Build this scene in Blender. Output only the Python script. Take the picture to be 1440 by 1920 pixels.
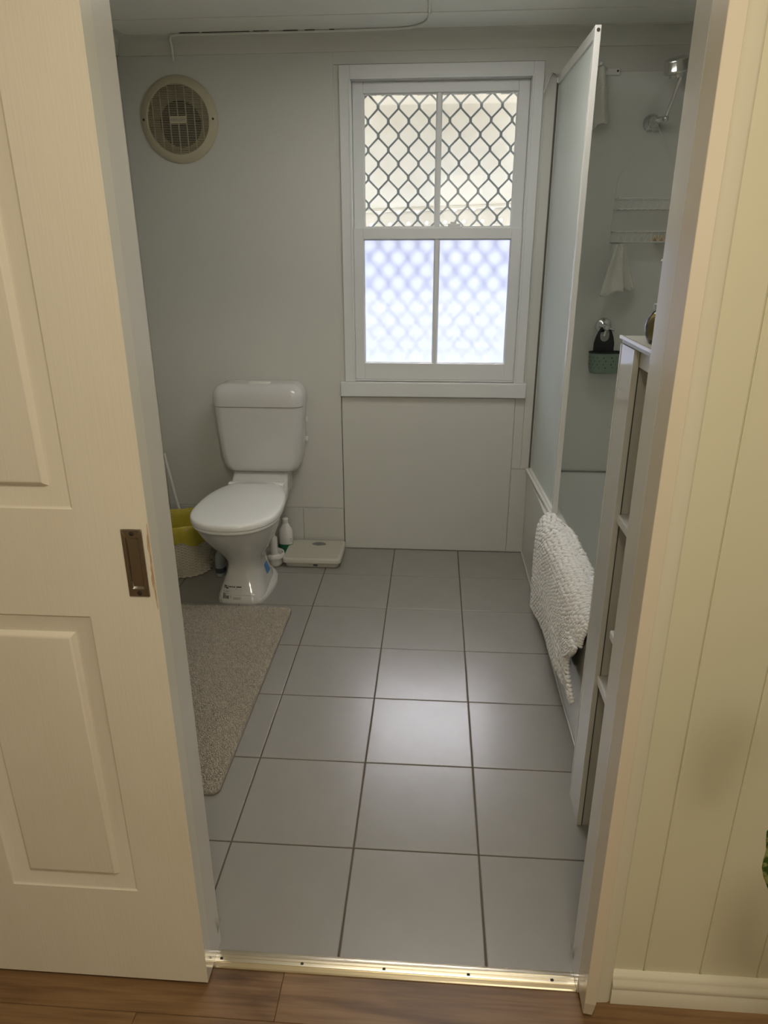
import bpy, bmesh, math, random
from mathutils import Vector, Matrix
random.seed(7)
PI = math.pi
for o in list(bpy.data.objects):
    bpy.data.objects.remove(o, do_unlink=True)
SC = bpy.context.scene
COL = SC.collection

# ------------------------------------------------------------------ camera
cam_data = bpy.data.cameras.new('camera')
cam_data.sensor_fit = 'VERTICAL'
cam_data.sensor_height = 24.0
cam_data.lens = 24.0 * 1310.04 / 1920.0
cam_data.clip_start = 0.02
cam = bpy.data.objects.new('camera', cam_data)
COL.objects.link(cam)
_right = Vector((0.99752854, 0.07021125, -0.00268286))
_up = Vector((-0.02237842, 0.35367357, 0.93510118))
_back = Vector((0.06660348, -0.93273007, 0.3543707))
_m = Matrix((_right, _up, _back)).transposed().to_4x4()
_m.translation = Vector((0.18575835, -1.42116091, 1.50389237))
cam.matrix_world = _m
SC.camera = cam

# ------------------------------------------------------------------ world, lights, exposure
world = bpy.data.worlds.new('overcast_sky')
SC.world = world
world.use_nodes = True
_bg = world.node_tree.nodes['Background']
_bg.inputs[0].default_value = (0.85, 0.91, 1.0, 1)
_bg.inputs[1].default_value = 10.0

def area(name, loc, target, sx, sy, power, color, portal=False):
    d = bpy.data.lights.new(name, 'AREA')
    d.shape = 'RECTANGLE'
    d.size = sx
    d.size_y = sy
    d.energy = power
    d.color = color
    if portal:
        d.cycles.is_portal = True
    o = bpy.data.objects.new(name, d)
    COL.objects.link(o)
    o.location = loc
    o.rotation_euler = (Vector(target) - Vector(loc)).to_track_quat('-Z', 'Y').to_euler()
    return o

sun_d = bpy.data.lights.new('hazy_sun', 'SUN')
sun_d.energy = 8.5
sun_d.angle = math.radians(8)
sun_d.color = (1.0, 0.97, 0.92)
sun = bpy.data.objects.new('hazy_sun', sun_d)
COL.objects.link(sun)
sun.rotation_euler = (Vector((-0.02, -1.0, -0.80))).to_track_quat('-Z', 'Y').to_euler()
area('window_portal', (0.185, 2.13, 1.55), (0.185, 0.0, 1.55), 0.76, 1.26, 1.0, (1, 1, 1), portal=True)
# daylight of the hall behind the camera: area light for an unseen window, set far back as bathroom fill, and its ceiling lamp
area('hall_daylight', (1.05, -6.05, 1.75), (0.1, 0.0, 1.2), 1.9, 1.5, 25.0, (1.0, 0.92, 0.76))
area('hall_ceiling_lamp', (0.28, -1.50, 2.46), (0.28, -1.40, 0.0), 0.4, 0.4, 19.0, (1.0, 0.88, 0.66))

SC.view_settings.view_transform = 'Standard'
SC.view_settings.look = 'None'
SC.view_settings.gamma = 1.0
SC.view_settings.use_curve_mapping = False
SC.view_settings.exposure = 0.0
SC.cycles.use_denoising = True
SC.cycles.max_bounces = 7
SC.cycles.diffuse_bounces = 4
SC.cycles.glossy_bounces = 3
SC.cycles.transmission_bounces = 6
SC.cycles.transparent_max_bounces = 8
SC.cycles.use_adaptive_sampling = True
SC.cycles.adaptive_threshold = 0.06
SC.cycles.adaptive_min_samples = 24
SC.cycles.sample_clamp_indirect = 40.0
SC.cycles.caustics_reflective = False

# ------------------------------------------------------------------ materials
def mat(name, color, rough=0.5, metal=0.0, bump=None, vary=None, coat=0.0, spec=0.5,
        transmission=0.0, ior=1.45, sub=0.0, rough_vary=None, rand=0.0):
    """bump=(scale xyz, strength, distance); vary=(scale xyz, colour2, lo, hi)"""
    m = bpy.data.materials.new(name)
    m.use_nodes = True
    nt = m.node_tree
    b = nt.nodes['Principled BSDF']
    b.inputs['Base Color'].default_value = (*color, 1)
    b.inputs['Roughness'].default_value = rough
    b.inputs['Metallic'].default_value = metal
    b.inputs['Specular IOR Level'].default_value = spec
    b.inputs['Coat Weight'].default_value = coat
    b.inputs['Coat Roughness'].default_value = 0.08
    b.inputs['Transmission Weight'].default_value = transmission
    b.inputs['IOR'].default_value = ior
    tc = nt.nodes.new('ShaderNodeTexCoord')
    def mapped(scale):
        mp = nt.nodes.new('ShaderNodeMapping')
        mp.inputs['Scale'].default_value = scale
        nt.links.new(tc.outputs['Object'], mp.inputs['Vector'])
        return mp
    colsock = None
    if vary:
        mp = mapped(vary[0])
        n = nt.nodes.new('ShaderNodeTexNoise')
        n.inputs['Scale'].default_value = 1.0
        n.inputs['Detail'].default_value = 5
        n.inputs['Roughness'].default_value = 0.6
        nt.links.new(mp.outputs[0], n.inputs['Vector'])
        r = nt.nodes.new('ShaderNodeValToRGB')
        r.color_ramp.elements[0].position = vary[2]
        r.color_ramp.elements[0].color = (*color, 1)
        r.color_ramp.elements[1].position = vary[3]
        r.color_ramp.elements[1].color = (*vary[1], 1)
        nt.links.new(n.outputs['Fac'], r.inputs[0])
        colsock = r.outputs[0]
    if rand:
        oi = nt.nodes.new('ShaderNodeObjectInfo')
        mr = nt.nodes.new('ShaderNodeMapRange')
        mr.inputs[3].default_value = 1 - rand
        mr.inputs[4].default_value = 1 + rand
        nt.links.new(oi.outputs['Random'], mr.inputs[0])
        h = nt.nodes.new('ShaderNodeHueSaturation')
        nt.links.new(mr.outputs[0], h.inputs['Value'])
        if colsock:
            nt.links.new(colsock, h.inputs['Color'])
        else:
            h.inputs['Color'].default_value = (*color, 1)
        colsock = h.outputs[0]
    if colsock:
        nt.links.new(colsock, b.inputs['Base Color'])
    if rough_vary:
        mp = mapped(rough_vary[0])
        n = nt.nodes.new('ShaderNodeTexNoise')
        n.inputs['Detail'].default_value = 4
        n.inputs['Scale'].default_value = 1.0
        nt.links.new(mp.outputs[0], n.inputs['Vector'])
        mr = nt.nodes.new('ShaderNodeMapRange')
        mr.inputs[1].default_value = 0.3
        mr.inputs[2].default_value = 0.7
        mr.inputs[3].default_value = rough_vary[1]
        mr.inputs[4].default_value = rough_vary[2]
        nt.links.new(n.outputs['Fac'], mr.inputs[0])
        nt.links.new(mr.outputs[0], b.inputs['Roughness'])
    if bump:
        mp = mapped(bump[0])
        n = nt.nodes.new('ShaderNodeTexNoise')
        n.inputs['Scale'].default_value = 1.0
        n.inputs['Detail'].default_value = 4
        nt.links.new(mp.outputs[0], n.inputs['Vector'])
        bp = nt.nodes.new('ShaderNodeBump')
        bp.inputs['Strength'].default_value = bump[1]
        bp.inputs['Distance'].default_value = bump[2]
        nt.links.new(n.outputs['Fac'], bp.inputs['Height'])
        nt.links.new(bp.outputs[0], b.inputs['Normal'])
    return m

def clear_glass_mat(name, tint, refl=1.0):
    m = bpy.data.materials.new(name)
    m.use_nodes = True
    nt = m.node_tree
    nt.nodes.remove(nt.nodes['Principled BSDF'])
    out = nt.nodes['Material Output']
    t = nt.nodes.new('ShaderNodeBsdfTransparent')
    t.inputs[0].default_value = (*tint, 1)
    g = nt.nodes.new('ShaderNodeBsdfGlossy')
    g.inputs['Roughness'].default_value = 0.03
    fr = nt.nodes.new('ShaderNodeFresnel')
    fr.inputs[0].default_value = 1.45
    mu = nt.nodes.new('ShaderNodeMath')
    mu.operation = 'MULTIPLY'
    mu.inputs[1].default_value = refl
    mx = nt.nodes.new('ShaderNodeMixShader')
    nt.links.new(fr.outputs[0], mu.inputs[0])
    nt.links.new(mu.outputs[0], mx.inputs[0])
    nt.links.new(t.outputs[0], mx.inputs[1])
    nt.links.new(g.outputs[0], mx.inputs[2])
    nt.links.new(mx.outputs[0], out.inputs[0])
    return m

def frosted_mat(name, tint, rough, clear=0.0, diffuse=0.3, gloss=0.08, bump=None, ior=1.12, scatter=0.0):
    """single-sheet obscure glass: rough straight-through transmission, some scattering, a faint gloss"""
    m = bpy.data.materials.new(name)
    m.use_nodes = True
    nt = m.node_tree
    nt.nodes.remove(nt.nodes['Principled BSDF'])
    out = nt.nodes['Material Output']
    r = nt.nodes.new('ShaderNodeBsdfRefraction')
    r.inputs['Color'].default_value = (*tint, 1)
    r.inputs['Roughness'].default_value = rough
    r.inputs['IOR'].default_value = ior
    tl = nt.nodes.new('ShaderNodeBsdfTranslucent')
    tl.inputs[0].default_value = (*tint, 1)
    tr = nt.nodes.new('ShaderNodeBsdfTransparent')
    tr.inputs[0].default_value = (*tint, 1)
    gl = nt.nodes.new('ShaderNodeBsdfGlossy')
    gl.inputs['Roughness'].default_value = 0.15
    a = nt.nodes.new('ShaderNodeMixShader'); a.inputs[0].default_value = diffuse
    nt.links.new(r.outputs[0], a.inputs[1]); nt.links.new(tl.outputs[0], a.inputs[2])
    b = nt.nodes.new('ShaderNodeMixShader'); b.inputs[0].default_value = clear
    nt.links.new(a.outputs[0], b.inputs[1]); nt.links.new(tr.outputs[0], b.inputs[2])
    df = nt.nodes.new('ShaderNodeBsdfDiffuse'); df.inputs[0].default_value = (*tint, 1)
    d = nt.nodes.new('ShaderNodeMixShader'); d.inputs[0].default_value = scatter
    nt.links.new(b.outputs[0], d.inputs[1]); nt.links.new(df.outputs[0], d.inputs[2])
    c = nt.nodes.new('ShaderNodeMixShader'); c.inputs[0].default_value = gloss
    nt.links.new(d.outputs[0], c.inputs[1]); nt.links.new(gl.outputs[0], c.inputs[2])
    if bump:
        tc = nt.nodes.new('ShaderNodeTexCoord')
        mp = nt.nodes.new('ShaderNodeMapping'); mp.inputs['Scale'].default_value = bump[0]
        n = nt.nodes.new('ShaderNodeTexNoise'); n.inputs['Scale'].default_value = 1.0
        bp = nt.nodes.new('ShaderNodeBump'); bp.inputs['Strength'].default_value = bump[1]
        bp.inputs['Distance'].default_value = bump[2]
        nt.links.new(tc.outputs['Object'], mp.inputs[0]); nt.links.new(mp.outputs[0], n.inputs['Vector'])
        nt.links.new(n.outputs['Fac'], bp.inputs['Height'])
        nt.links.new(bp.outputs[0], gl.inputs['Normal'])
        nt.links.new(bp.outputs[0], r.inputs['Normal'])
    nt.links.new(c.outputs[0], out.inputs[0])
    return m

def translucent_mat(name, color, amount, rough=0.6, vary=None):
    m = mat(name, color, rough, vary=vary)
    nt = m.node_tree
    b = nt.nodes['Principled BSDF']
    t = nt.nodes.new('ShaderNodeBsdfTranslucent')
    t.inputs[0].default_value = (*color, 1)
    mx = nt.nodes.new('ShaderNodeMixShader')
    mx.inputs[0].default_value = amount
    nt.links.new(b.outputs[0], mx.inputs[1])
    nt.links.new(t.outputs[0], mx.inputs[2])
    nt.links.new(mx.outputs[0], nt.nodes['Material Output'].inputs[0])
    return m

def wood_mat(name):
    m = bpy.data.materials.new(name)
    m.use_nodes = True
    nt = m.node_tree
    b = nt.nodes['Principled BSDF']
    b.inputs['Roughness'].default_value = 0.38
    tc = nt.nodes.new('ShaderNodeTexCoord')
    oi = nt.nodes.new('ShaderNodeObjectInfo')
    add = nt.nodes.new('ShaderNodeVectorMath'); add.operation = 'MULTIPLY_ADD'
    cmb = nt.nodes.new('ShaderNodeCombineXYZ')
    for i in range(3):
        nt.links.new(oi.outputs['Random'], cmb.inputs[i])
    nt.links.new(cmb.outputs[0], add.inputs[0])
    add.inputs[1].default_value = (7.0, 5.0, 3.0)
    nt.links.new(tc.outputs['Object'], add.inputs[2])
    def noise(scale, detail, dist=0.0):
        mp = nt.nodes.new('ShaderNodeMapping'); mp.inputs['Scale'].default_value = scale
        n = nt.nodes.new('ShaderNodeTexNoise'); n.inputs['Scale'].default_value = 1.0
        n.inputs['Detail'].default_value = detail; n.inputs['Distortion'].default_value = dist
        nt.links.new(add.outputs[0], mp.inputs[0]); nt.links.new(mp.outputs[0], n.inputs['Vector'])
        return n
    n1 = noise((1.6, 9.0, 1.0), 4, 1.2)
    n2 = noise((5.0, 110.0, 1.0), 6)
    r1 = nt.nodes.new('ShaderNodeValToRGB')
    e = r1.color_ramp.elements
    e[0].position = 0.30; e[0].color = (0.135, 0.070, 0.030, 1)
    e[1].position = 0.70; e[1].color = (0.33, 0.200, 0.100, 1)
    k = e.new(0.46); k.color = (0.255, 0.145, 0.068, 1)
    nt.links.new(n1.outputs['Fac'], r1.inputs[0])
    mx = nt.nodes.new('ShaderNodeMixRGB'); mx.blend_type = 'MULTIPLY'; mx.inputs[0].default_value = 0.65
    r2 = nt.nodes.new('ShaderNodeValToRGB')
    r2.color_ramp.elements[0].position = 0.35; r2.color_ramp.elements[0].color = (0.55, 0.5, 0.45, 1)
    r2.color_ramp.elements[1].position = 0.6; r2.color_ramp.elements[1].color = (1, 1, 1, 1)
    nt.links.new(n2.outputs['Fac'], r2.inputs[0])
    nt.links.new(r1.outputs[0], mx.inputs[1]); nt.links.new(r2.outputs[0], mx.inputs[2])
    nt.links.new(mx.outputs[0], b.inputs['Base Color'])
    bp = nt.nodes.new('ShaderNodeBump'); bp.inputs['Strength'].default_value = 0.15; bp.inputs['Distance'].default_value = 0.002
    nt.links.new(n2.outputs['Fac'], bp.inputs['Height']); nt.links.new(bp.outputs[0], b.inputs['Normal'])
    return m

M = {}
M['wall'] = mat('bathroom_wall_paint', (0.64, 0.635, 0.59), 0.38, bump=((60, 60, 60), 0.05, 0.002))
M['sheet'] = mat('bathroom_wall_sheet', (0.64, 0.635, 0.595), 0.30, bump=((25, 25, 25), 0.04, 0.002))
M['shower_sheet'] = mat('shower_wall_sheet', (0.70, 0.71, 0.67), 0.22, bump=((8, 8, 8), 0.03, 0.002))
M['ceiling'] = mat('ceiling_paint', (0.86, 0.86, 0.80), 0.6)
M['cornice'] = mat('cornice_paint', (0.66, 0.66, 0.60), 0.55)
M['white_gloss'] = mat('white_gloss_enamel', (0.76, 0.75, 0.71), 0.15, coat=0.4, bump=((160, 160, 6), 0.12, 0.0005))
M['window_paint'] = mat('window_white_paint', (0.74, 0.75, 0.75), 0.28, bump=((70, 70, 12), 0.08, 0.001))
M['hall_paint'] = mat('hall_cream_paint', (0.78, 0.745, 0.575), 0.42, bump=((120, 120, 30), 0.06, 0.001))
M['hall_trim'] = mat('hall_trim_paint', (0.78, 0.70, 0.57), 0.30, bump=((110, 110, 6), 0.12, 0.0012))
M['hall_architrave'] = mat('hall_architrave_paint', (0.83, 0.79, 0.66), 0.26, bump=((110, 110, 6), 0.08, 0.001))
M['door'] = mat('door_cream_paint', (0.82, 0.77, 0.68), 0.40, bump=((230, 230, 9), 0.35, 0.0012),
                vary=((3, 3, 1.5), (0.77, 0.71, 0.61), 0.45, 0.75))
M['door_edge'] = mat('door_edge_paint', (0.80, 0.79, 0.71), 0.16, coat=0.3, bump=((160, 160, 5), 0.14, 0.0006))
M['tile'] = mat('grey_floor_tile', (0.30, 0.285, 0.262), 0.31, spec=1.0, bump=((220, 220, 220), 0.10, 0.0006), rand=0.03,
                vary=((9, 9, 9), (0.315, 0.300, 0.275), 0.4, 0.7))
M['grout'] = mat('brown_grout', (0.125, 0.100, 0.080), 0.85, bump=((150, 150, 150), 0.3, 0.002))
M['wall_tile'] = mat('white_wall_tile', (0.60, 0.595, 0.555), 0.25)
M['dark_gap'] = mat('dark_joint', (0.10, 0.095, 0.085), 0.8)
M['wood'] = wood_mat('laminate_wood')
M['brass'] = mat('champagne_aluminium', (0.80, 0.70, 0.52), 0.28, metal=1.0, bump=((4, 300, 300), 0.1, 0.001))
M['screw'] = mat('dark_steel_screw', (0.06, 0.05, 0.04), 0.5, metal=0.6)
M['nickel'] = mat('brushed_nickel', (0.40, 0.37, 0.33), 0.30, metal=1.0, bump=((10, 10, 400), 0.1, 0.0006))
M['chrome'] = mat('chrome', (0.72, 0.73, 0.73), 0.10, metal=1.0)
M['ceramic'] = mat('white_ceramic', (0.66, 0.65, 0.635), 0.12, coat=0.6)
M['seat_white'] = mat('white_seat_plastic', (0.93, 0.93, 0.91), 0.2, coat=0.3)
M['plastic'] = mat('white_plastic', (0.78, 0.77, 0.74), 0.22, coat=0.2)
M['cream_plastic'] = mat('cream_fan_plastic', (0.52, 0.475, 0.34), 0.42)
M['fan_dark'] = mat('fan_dark_inside', (0.012, 0.010, 0.008), 0.8)
M['tan_inside'] = mat('fan_tan_inside', (0.34, 0.29, 0.19), 0.6)
M['grey_metal'] = mat('grey_powder_coat', (0.50, 0.55, 0.58), 0.5)
M['awning'] = translucent_mat('cream_awning_sheet', (0.84, 0.80, 0.72), 0.23, 0.7, vary=((5, 5, 5), (0.76, 0.70, 0.60), 0.45, 0.75))
M['concrete'] = mat('grey_paving', (0.055, 0.057, 0.06), 0.9, vary=((2, 2, 2), (0.045, 0.047, 0.05), 0.4, 0.7))
M['pane'] = clear_glass_mat('clear_window_glass', (0.97, 0.98, 0.97))
M['frost'] = frosted_mat('frosted_window_glass', (0.90, 0.905, 0.955), 0.60, clear=0.0, diffuse=0.06, gloss=0.04, ior=1.45)
M['screen_glass'] = frosted_mat('obscure_shower_glass', (0.84, 0.89, 0.85), 0.45, clear=0.15, diffuse=0.40, gloss=0.12, scatter=0.72, bump=((35, 35, 14), 0.35, 0.004))
M['gloss_tile'] = mat('glossy_white_tile', (0.66, 0.66, 0.62), 0.06)
M['acrylic'] = mat('white_bath_acrylic', (0.70, 0.72, 0.70), 0.16, coat=0.3)
M['chenille'] = mat('white_chenille', (0.95, 0.94, 0.93), 0.9)
M['backing'] = mat('grey_rubber_backing', (0.12, 0.13, 0.13), 0.85)
M['terry'] = mat('white_terry_cloth', (0.74, 0.74, 0.66), 0.95, bump=((260, 260, 260), 0.8, 0.004))
M['rug'] = mat('taupe_rug_pile', (0.70, 0.64, 0.56), 0.95, bump=((400, 400, 400), 0.7, 0.004),
               vary=((60, 60, 60), (0.55, 0.50, 0.43), 0.4, 0.65))
M['rug_base'] = mat('taupe_rug_base', (0.26, 0.23, 0.20), 0.95)
M['wicker'] = mat('white_wicker', (0.74, 0.70, 0.60), 0.6)
M['liner'] = translucent_mat('yellow_bin_liner', (0.62, 0.52, 0.07), 0.25, 0.45)
M['scale_cream'] = mat('cream_scale_mat', (0.52, 0.50, 0.41), 0.55)
M['scale_white'] = mat('cream_scale_body', (0.55, 0.535, 0.47), 0.45)
M['scale_dial'] = mat('grey_scale_window', (0.16, 0.17, 0.17), 0.15)
M['green'] = mat('green_label', (0.03, 0.16, 0.08), 0.4)
M['blue'] = mat('blue_label', (0.05, 0.22, 0.52), 0.4)
M['grey_plastic'] = mat('grey_plastic', (0.36, 0.39, 0.40), 0.4)
M['dark_label'] = mat('dark_label', (0.05, 0.06, 0.08), 0.5)
M['black_ink'] = mat('black_ink', (0.015, 0.015, 0.015), 0.6)
M['grey_ink'] = mat('grey_ink', (0.28, 0.28, 0.27), 0.6)
M['charcoal'] = mat('charcoal_silicone', (0.025, 0.027, 0.030), 0.55)
M['sage'] = mat('sage_green_silicone', (0.20, 0.27, 0.22), 0.55)
M['soap'] = mat('tan_soap', (0.62, 0.46, 0.28), 0.5)
M['towel_blue'] = mat('blue_towel', (0.10, 0.22, 0.34), 0.95, bump=((200, 200, 200), 0.6, 0.003))
M['jar_glass'] = clear_glass_mat('jar_glass', (0.80, 0.86, 0.92), 1.6)
M['amber'] = mat('amber_gel', (0.62, 0.42, 0.12), 0.4)
M['leaf'] = mat('variegated_leaf', (0.035, 0.085, 0.018), 0.35, vary=((45, 45, 45), (0.30, 0.36, 0.13), 0.52, 0.60), coat=0.2)
M['stem'] = mat('green_stem', (0.10, 0.18, 0.05), 0.5)
M['pot'] = mat('terracotta_pot', (0.42, 0.20, 0.11), 0.8)
M['soil'] = mat('potting_soil', (0.03, 0.02, 0.014), 0.95)

# ------------------------------------------------------------------ mesh helpers
def finish(name, me, material, parent=None, smooth=35):
    if material is not None:
        me.materials.append(material)
    if smooth:
        me.shade_smooth()
        me.set_sharp_from_angle(angle=math.radians(smooth))
    o = bpy.data.objects.new(name, me)
    COL.objects.link(o)
    if parent is not None:
        o.parent = parent
    return o

class MB:
    def __init__(self):
        self.v = []
        self.f = []
    def add(self, verts, faces):
        n = len(self.v)
        self.v += [tuple(p) for p in verts]
        self.f += [tuple(i + n for i in f) for f in faces]
        return self
    def box(self, x0, x1, y0, y1, z0, z1):
        v = [(x0, y0, z0), (x1, y0, z0), (x1, y1, z0), (x0, y1, z0), (x0, y0, z1), (x1, y0, z1), (x1, y1, z1), (x0, y1, z1)]
        return self.add(v, [(0, 3, 2, 1), (4, 5, 6, 7), (0, 1, 5, 4), (1, 2, 6, 5), (2, 3, 7, 6), (3, 0, 4, 7)])
    def prism(self, pts, axis, a, b):
        """polygon pts (2D) extruded along axis from a to b"""
        def P(p, t):
            if axis == 'x': return (t, p[0], p[1])
            if axis == 'y': return (p[0], t, p[1])
            return (p[0], p[1], t)
        n = len(pts)
        v = [P(p, a) for p in pts] + [P(p, b) for p in pts]
        f = [tuple(range(n)), tuple(range(2 * n - 1, n - 1, -1))]
        f += [(i, i + n, (i + 1) % n + n, (i + 1) % n) for i in range(n)]
        return self.add(v, f)
    def loft(self, rings, cap0=True, cap1=True, closed=False):
        n = len(rings[0])
        v = [p for r in rings for p in r]
        f = []
        m = len(rings)
        for i in range(m if closed else m - 1):
            j = (i + 1) % m
            for k in range(n):
                f.append((i * n + k, i * n + (k + 1) % n, j * n + (k + 1) % n, j * n + k))
        if not closed:
            if cap0: f.append(tuple(range(n - 1, -1, -1)))
            if cap1: f.append(tuple((m - 1) * n + k for k in range(n)))
        return self.add(v, f)
    def tube(self, path, r, n=8, closed=False, caps=True, flat=None):
        path = [Vector(p) for p in path]
        rs = r if isinstance(r, (list, tuple)) else [r] * len(path)
        rings = []
        m = len(path)
        prev = None
        for i, p in enumerate(path):
            if closed:
                d = path[(i + 1) % m] - path[(i - 1) % m]
            else:
                d = path[min(i + 1, m - 1)] - path[max(i - 1, 0)]
            d.normalize()
            if prev is None:
                ref = Vector((0, 0, 1)) if abs(d.z) < 0.9 else Vector((1, 0, 0))
                a = d.cross(ref).normalized()
            else:
                a = (prev - d * prev.dot(d))
                a = a.normalized() if a.length > 1e-6 else d.orthogonal().normalized()
            b = d.cross(a).normalized()
            prev = a
            k2 = flat if flat else 1.0
            rings.append([tuple(p + a * (rs[i] * math.cos(2 * PI * k / n)) + b * (rs[i] * k2 * math.sin(2 * PI * k / n))) for k in range(n)])
        return self.loft(rings, caps, caps, closed)
    def lathe(self, prof, n=32, c=(0, 0, 0), axis='z', cap0=False, cap1=False):
        rings = []
        for r, h in prof:
            ring = []
            for k in range(n):
                a = 2 * PI * k / n
                if axis == 'z': q = (c[0] + r * math.cos(a), c[1] + r * math.sin(a), c[2] + h)
                elif axis == 'y': q = (c[0] + r * math.cos(a), c[1] + h, c[2] + r * math.sin(a))
                else: q = (c[0] + h, c[1] + r * math.cos(a), c[2] + r * math.sin(a))
                ring.append(q)
            rings.append(ring)
        return self.loft(rings, cap0, cap1)
    def ball(self, c, rx, ry, rz, n=12, m=8):
        rings = []
        for i in range(1, m):
            t = PI * i / m
            rings.append([(c[0] + rx * math.sin(t) * math.cos(2 * PI * k / n), c[1] + ry * math.sin(t) * math.sin(2 * PI * k / n), c[2] - rz * math.cos(t)) for k in range(n)])
        return self.loft(rings)
    def mesh(self, name, recalc=True, bevel=0, segs=2):
        me = bpy.data.meshes.new(name)
        me.from_pydata(self.v, [], self.f)
        if recalc or bevel:
            bm = bmesh.new()
            bm.from_mesh(me)
            if bevel:
                bmesh.ops.bevel(bm, geom=list(bm.edges), offset=bevel, segments=segs, profile=0.5, affect='EDGES', clamp_overlap=True)
            if recalc:
                bmesh.ops.recalc_face_normals(bm, faces=list(bm.faces))
            bm.to_mesh(me)
            bm.free()
        return me
    def obj(self, name, material, parent=None, bevel=0, segs=2, smooth=35, recalc=True):
        if bevel:
            smooth = 0      # tiny arrises stay crisp and the large faces stay flat
        return finish(name, self.mesh(name, recalc, bevel, segs), material, parent, smooth)

def box(name, x0, x1, y0, y1, z0, z1, material, parent=None, bevel=0.0, segs=2):
    return MB().box(x0, x1, y0, y1, z0, z1).obj(name, material, parent, bevel, segs)

def struct(o):
    o['kind'] = 'structure'
    return o

def thing(name, label, cat, loc=(0, 0, 0), group=None):
    o = bpy.data.objects.new(name, None)
    o.empty_display_size = 0.05
    COL.objects.link(o)
    o.location = loc
    o['label'] = label
    o['category'] = cat
    if group: o['group'] = group
    return o

def tag(o, label, cat, group=None):
    o['label'] = label
    o['category'] = cat
    if group: o['group'] = group
    return o

def rel(parent, child):
    """parent a child built in world coordinates to an Empty that already stands at its base"""
    child.parent = parent
    child.matrix_parent_inverse = Matrix.Translation(parent.location).inverted()
    return child

def superellipse(cx, cy, a, b, e, n, z, b2=None):
    pts = []
    for k in range(n):
        t = 2 * PI * k / n
        c, s = math.cos(t), math.sin(t)
        bb = b if s >= 0 or b2 is None else b2
        pts.append((cx + a * math.copysign(abs(c) ** (2 / e), c), cy + bb * math.copysign(abs(s) ** (2 / e), s), z))
    return pts

def rrect(cx, cy, a, b, r, n=5):
    """rounded rectangle outline, 2D"""
    pts = []
    for sx, sy, a0 in ((1, 1, 0), (-1, 1, PI / 2), (-1, -1, PI), (1, -1, 3 * PI / 2)):
        for i in range(n + 1):
            t = a0 + PI / 2 * i / n
            pts.append((cx + sx * (a - r) + r * math.cos(t), cy + sy * (b - r) + r * math.sin(t)))
    return pts

def text_mesh(name, body, size, material, parent, loc, rot, align='CENTER', extrude=0.0003):
    c = bpy.data.curves.new(name, 'FONT')
    c.body = body
    c.size = size
    c.align_x = align
    c.align_y = 'CENTER'
    c.extrude = extrude
    t = bpy.data.objects.new(name + '_tmp', c)
    COL.objects.link(t)
    dg = bpy.context.evaluated_depsgraph_get()
    me = bpy.data.meshes.new_from_object(t.evaluated_get(dg))
    bpy.data.objects.remove(t, do_unlink=True)
    o = finish(name, me, material, None, 0)
    o.matrix_world = Matrix.Translation(loc) @ rot.to_matrix().to_4x4()
    if parent is not None:
        rel(parent, o)
    return o

from mathutils import Euler
T = 0.333
YW = 1.990      # inner face of the back wall
XL = -1.20      # left wall
XR = 1.42       # right wall
YF = -0.290     # bathroom face of the wall that holds the doorway
YH = -0.350     # hall face of that wall
ZC = 2.335      # bathroom ceiling

# ------------------------------------------------------------------ bathroom floor with its tiles
floor = struct(box('floor', XL - 0.05, XR + 0.05, -0.35, YW + 0.06, -0.10, -0.0022, M['grout']))
J = 0.0021
_tiles = {}
def tile(x0, x1, y0, y1):
    key = (round(x1 - x0, 4), round(y1 - y0, 4))
    if key not in _tiles:
        w, d = key
        mb = MB()
        b = 0.0022
        r0 = [(0, 0, -0.008), (w, 0, -0.008), (w, d, -0.008), (0, d, -0.008)]
        r1 = [(0, 0, -0.0016), (w, 0, -0.0016), (w, d, -0.0016), (0, d, -0.0016)]
        r2 = [(b * .4, b * .4, -0.0004), (w - b * .4, b * .4, -0.0004), (w - b * .4, d - b * .4, -0.0004), (b * .4, d - b * .4, -0.0004)]
        r3 = [(b, b, 0), (w - b, b, 0), (w - b, d - b, 0), (b, d - b, 0)]
        mb.loft([r0, r1, r2, r3])
        me = mb.mesh('floor_tile')
        me.materials.append(M['tile'])
        _tiles[key] = me
    o = bpy.data.objects.new('tile', _tiles[key])
    COL.objects.link(o)
    o.parent = floor
    o.location = (x0, y0, 0)
    return o
ylines = [-0.314] + [i * T for i in range(6)] + [YW]
xlines = [XL] + [i * T for i in range(-3, 3)]
for i in range(len(xlines) - 1):
    for j in range(len(ylines) - 1):
        tile(xlines[i] + J, xlines[i + 1] - J, ylines[j] + J, ylines[j + 1] - J)
for x0, x1 in ((2 * T, 3 * T), (3 * T, XR)):
    tile(x0 + J, x1 - J, -0.314 + J, -J)
    tile(x0 + J, x1 - J, J, 0.118)

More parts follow.
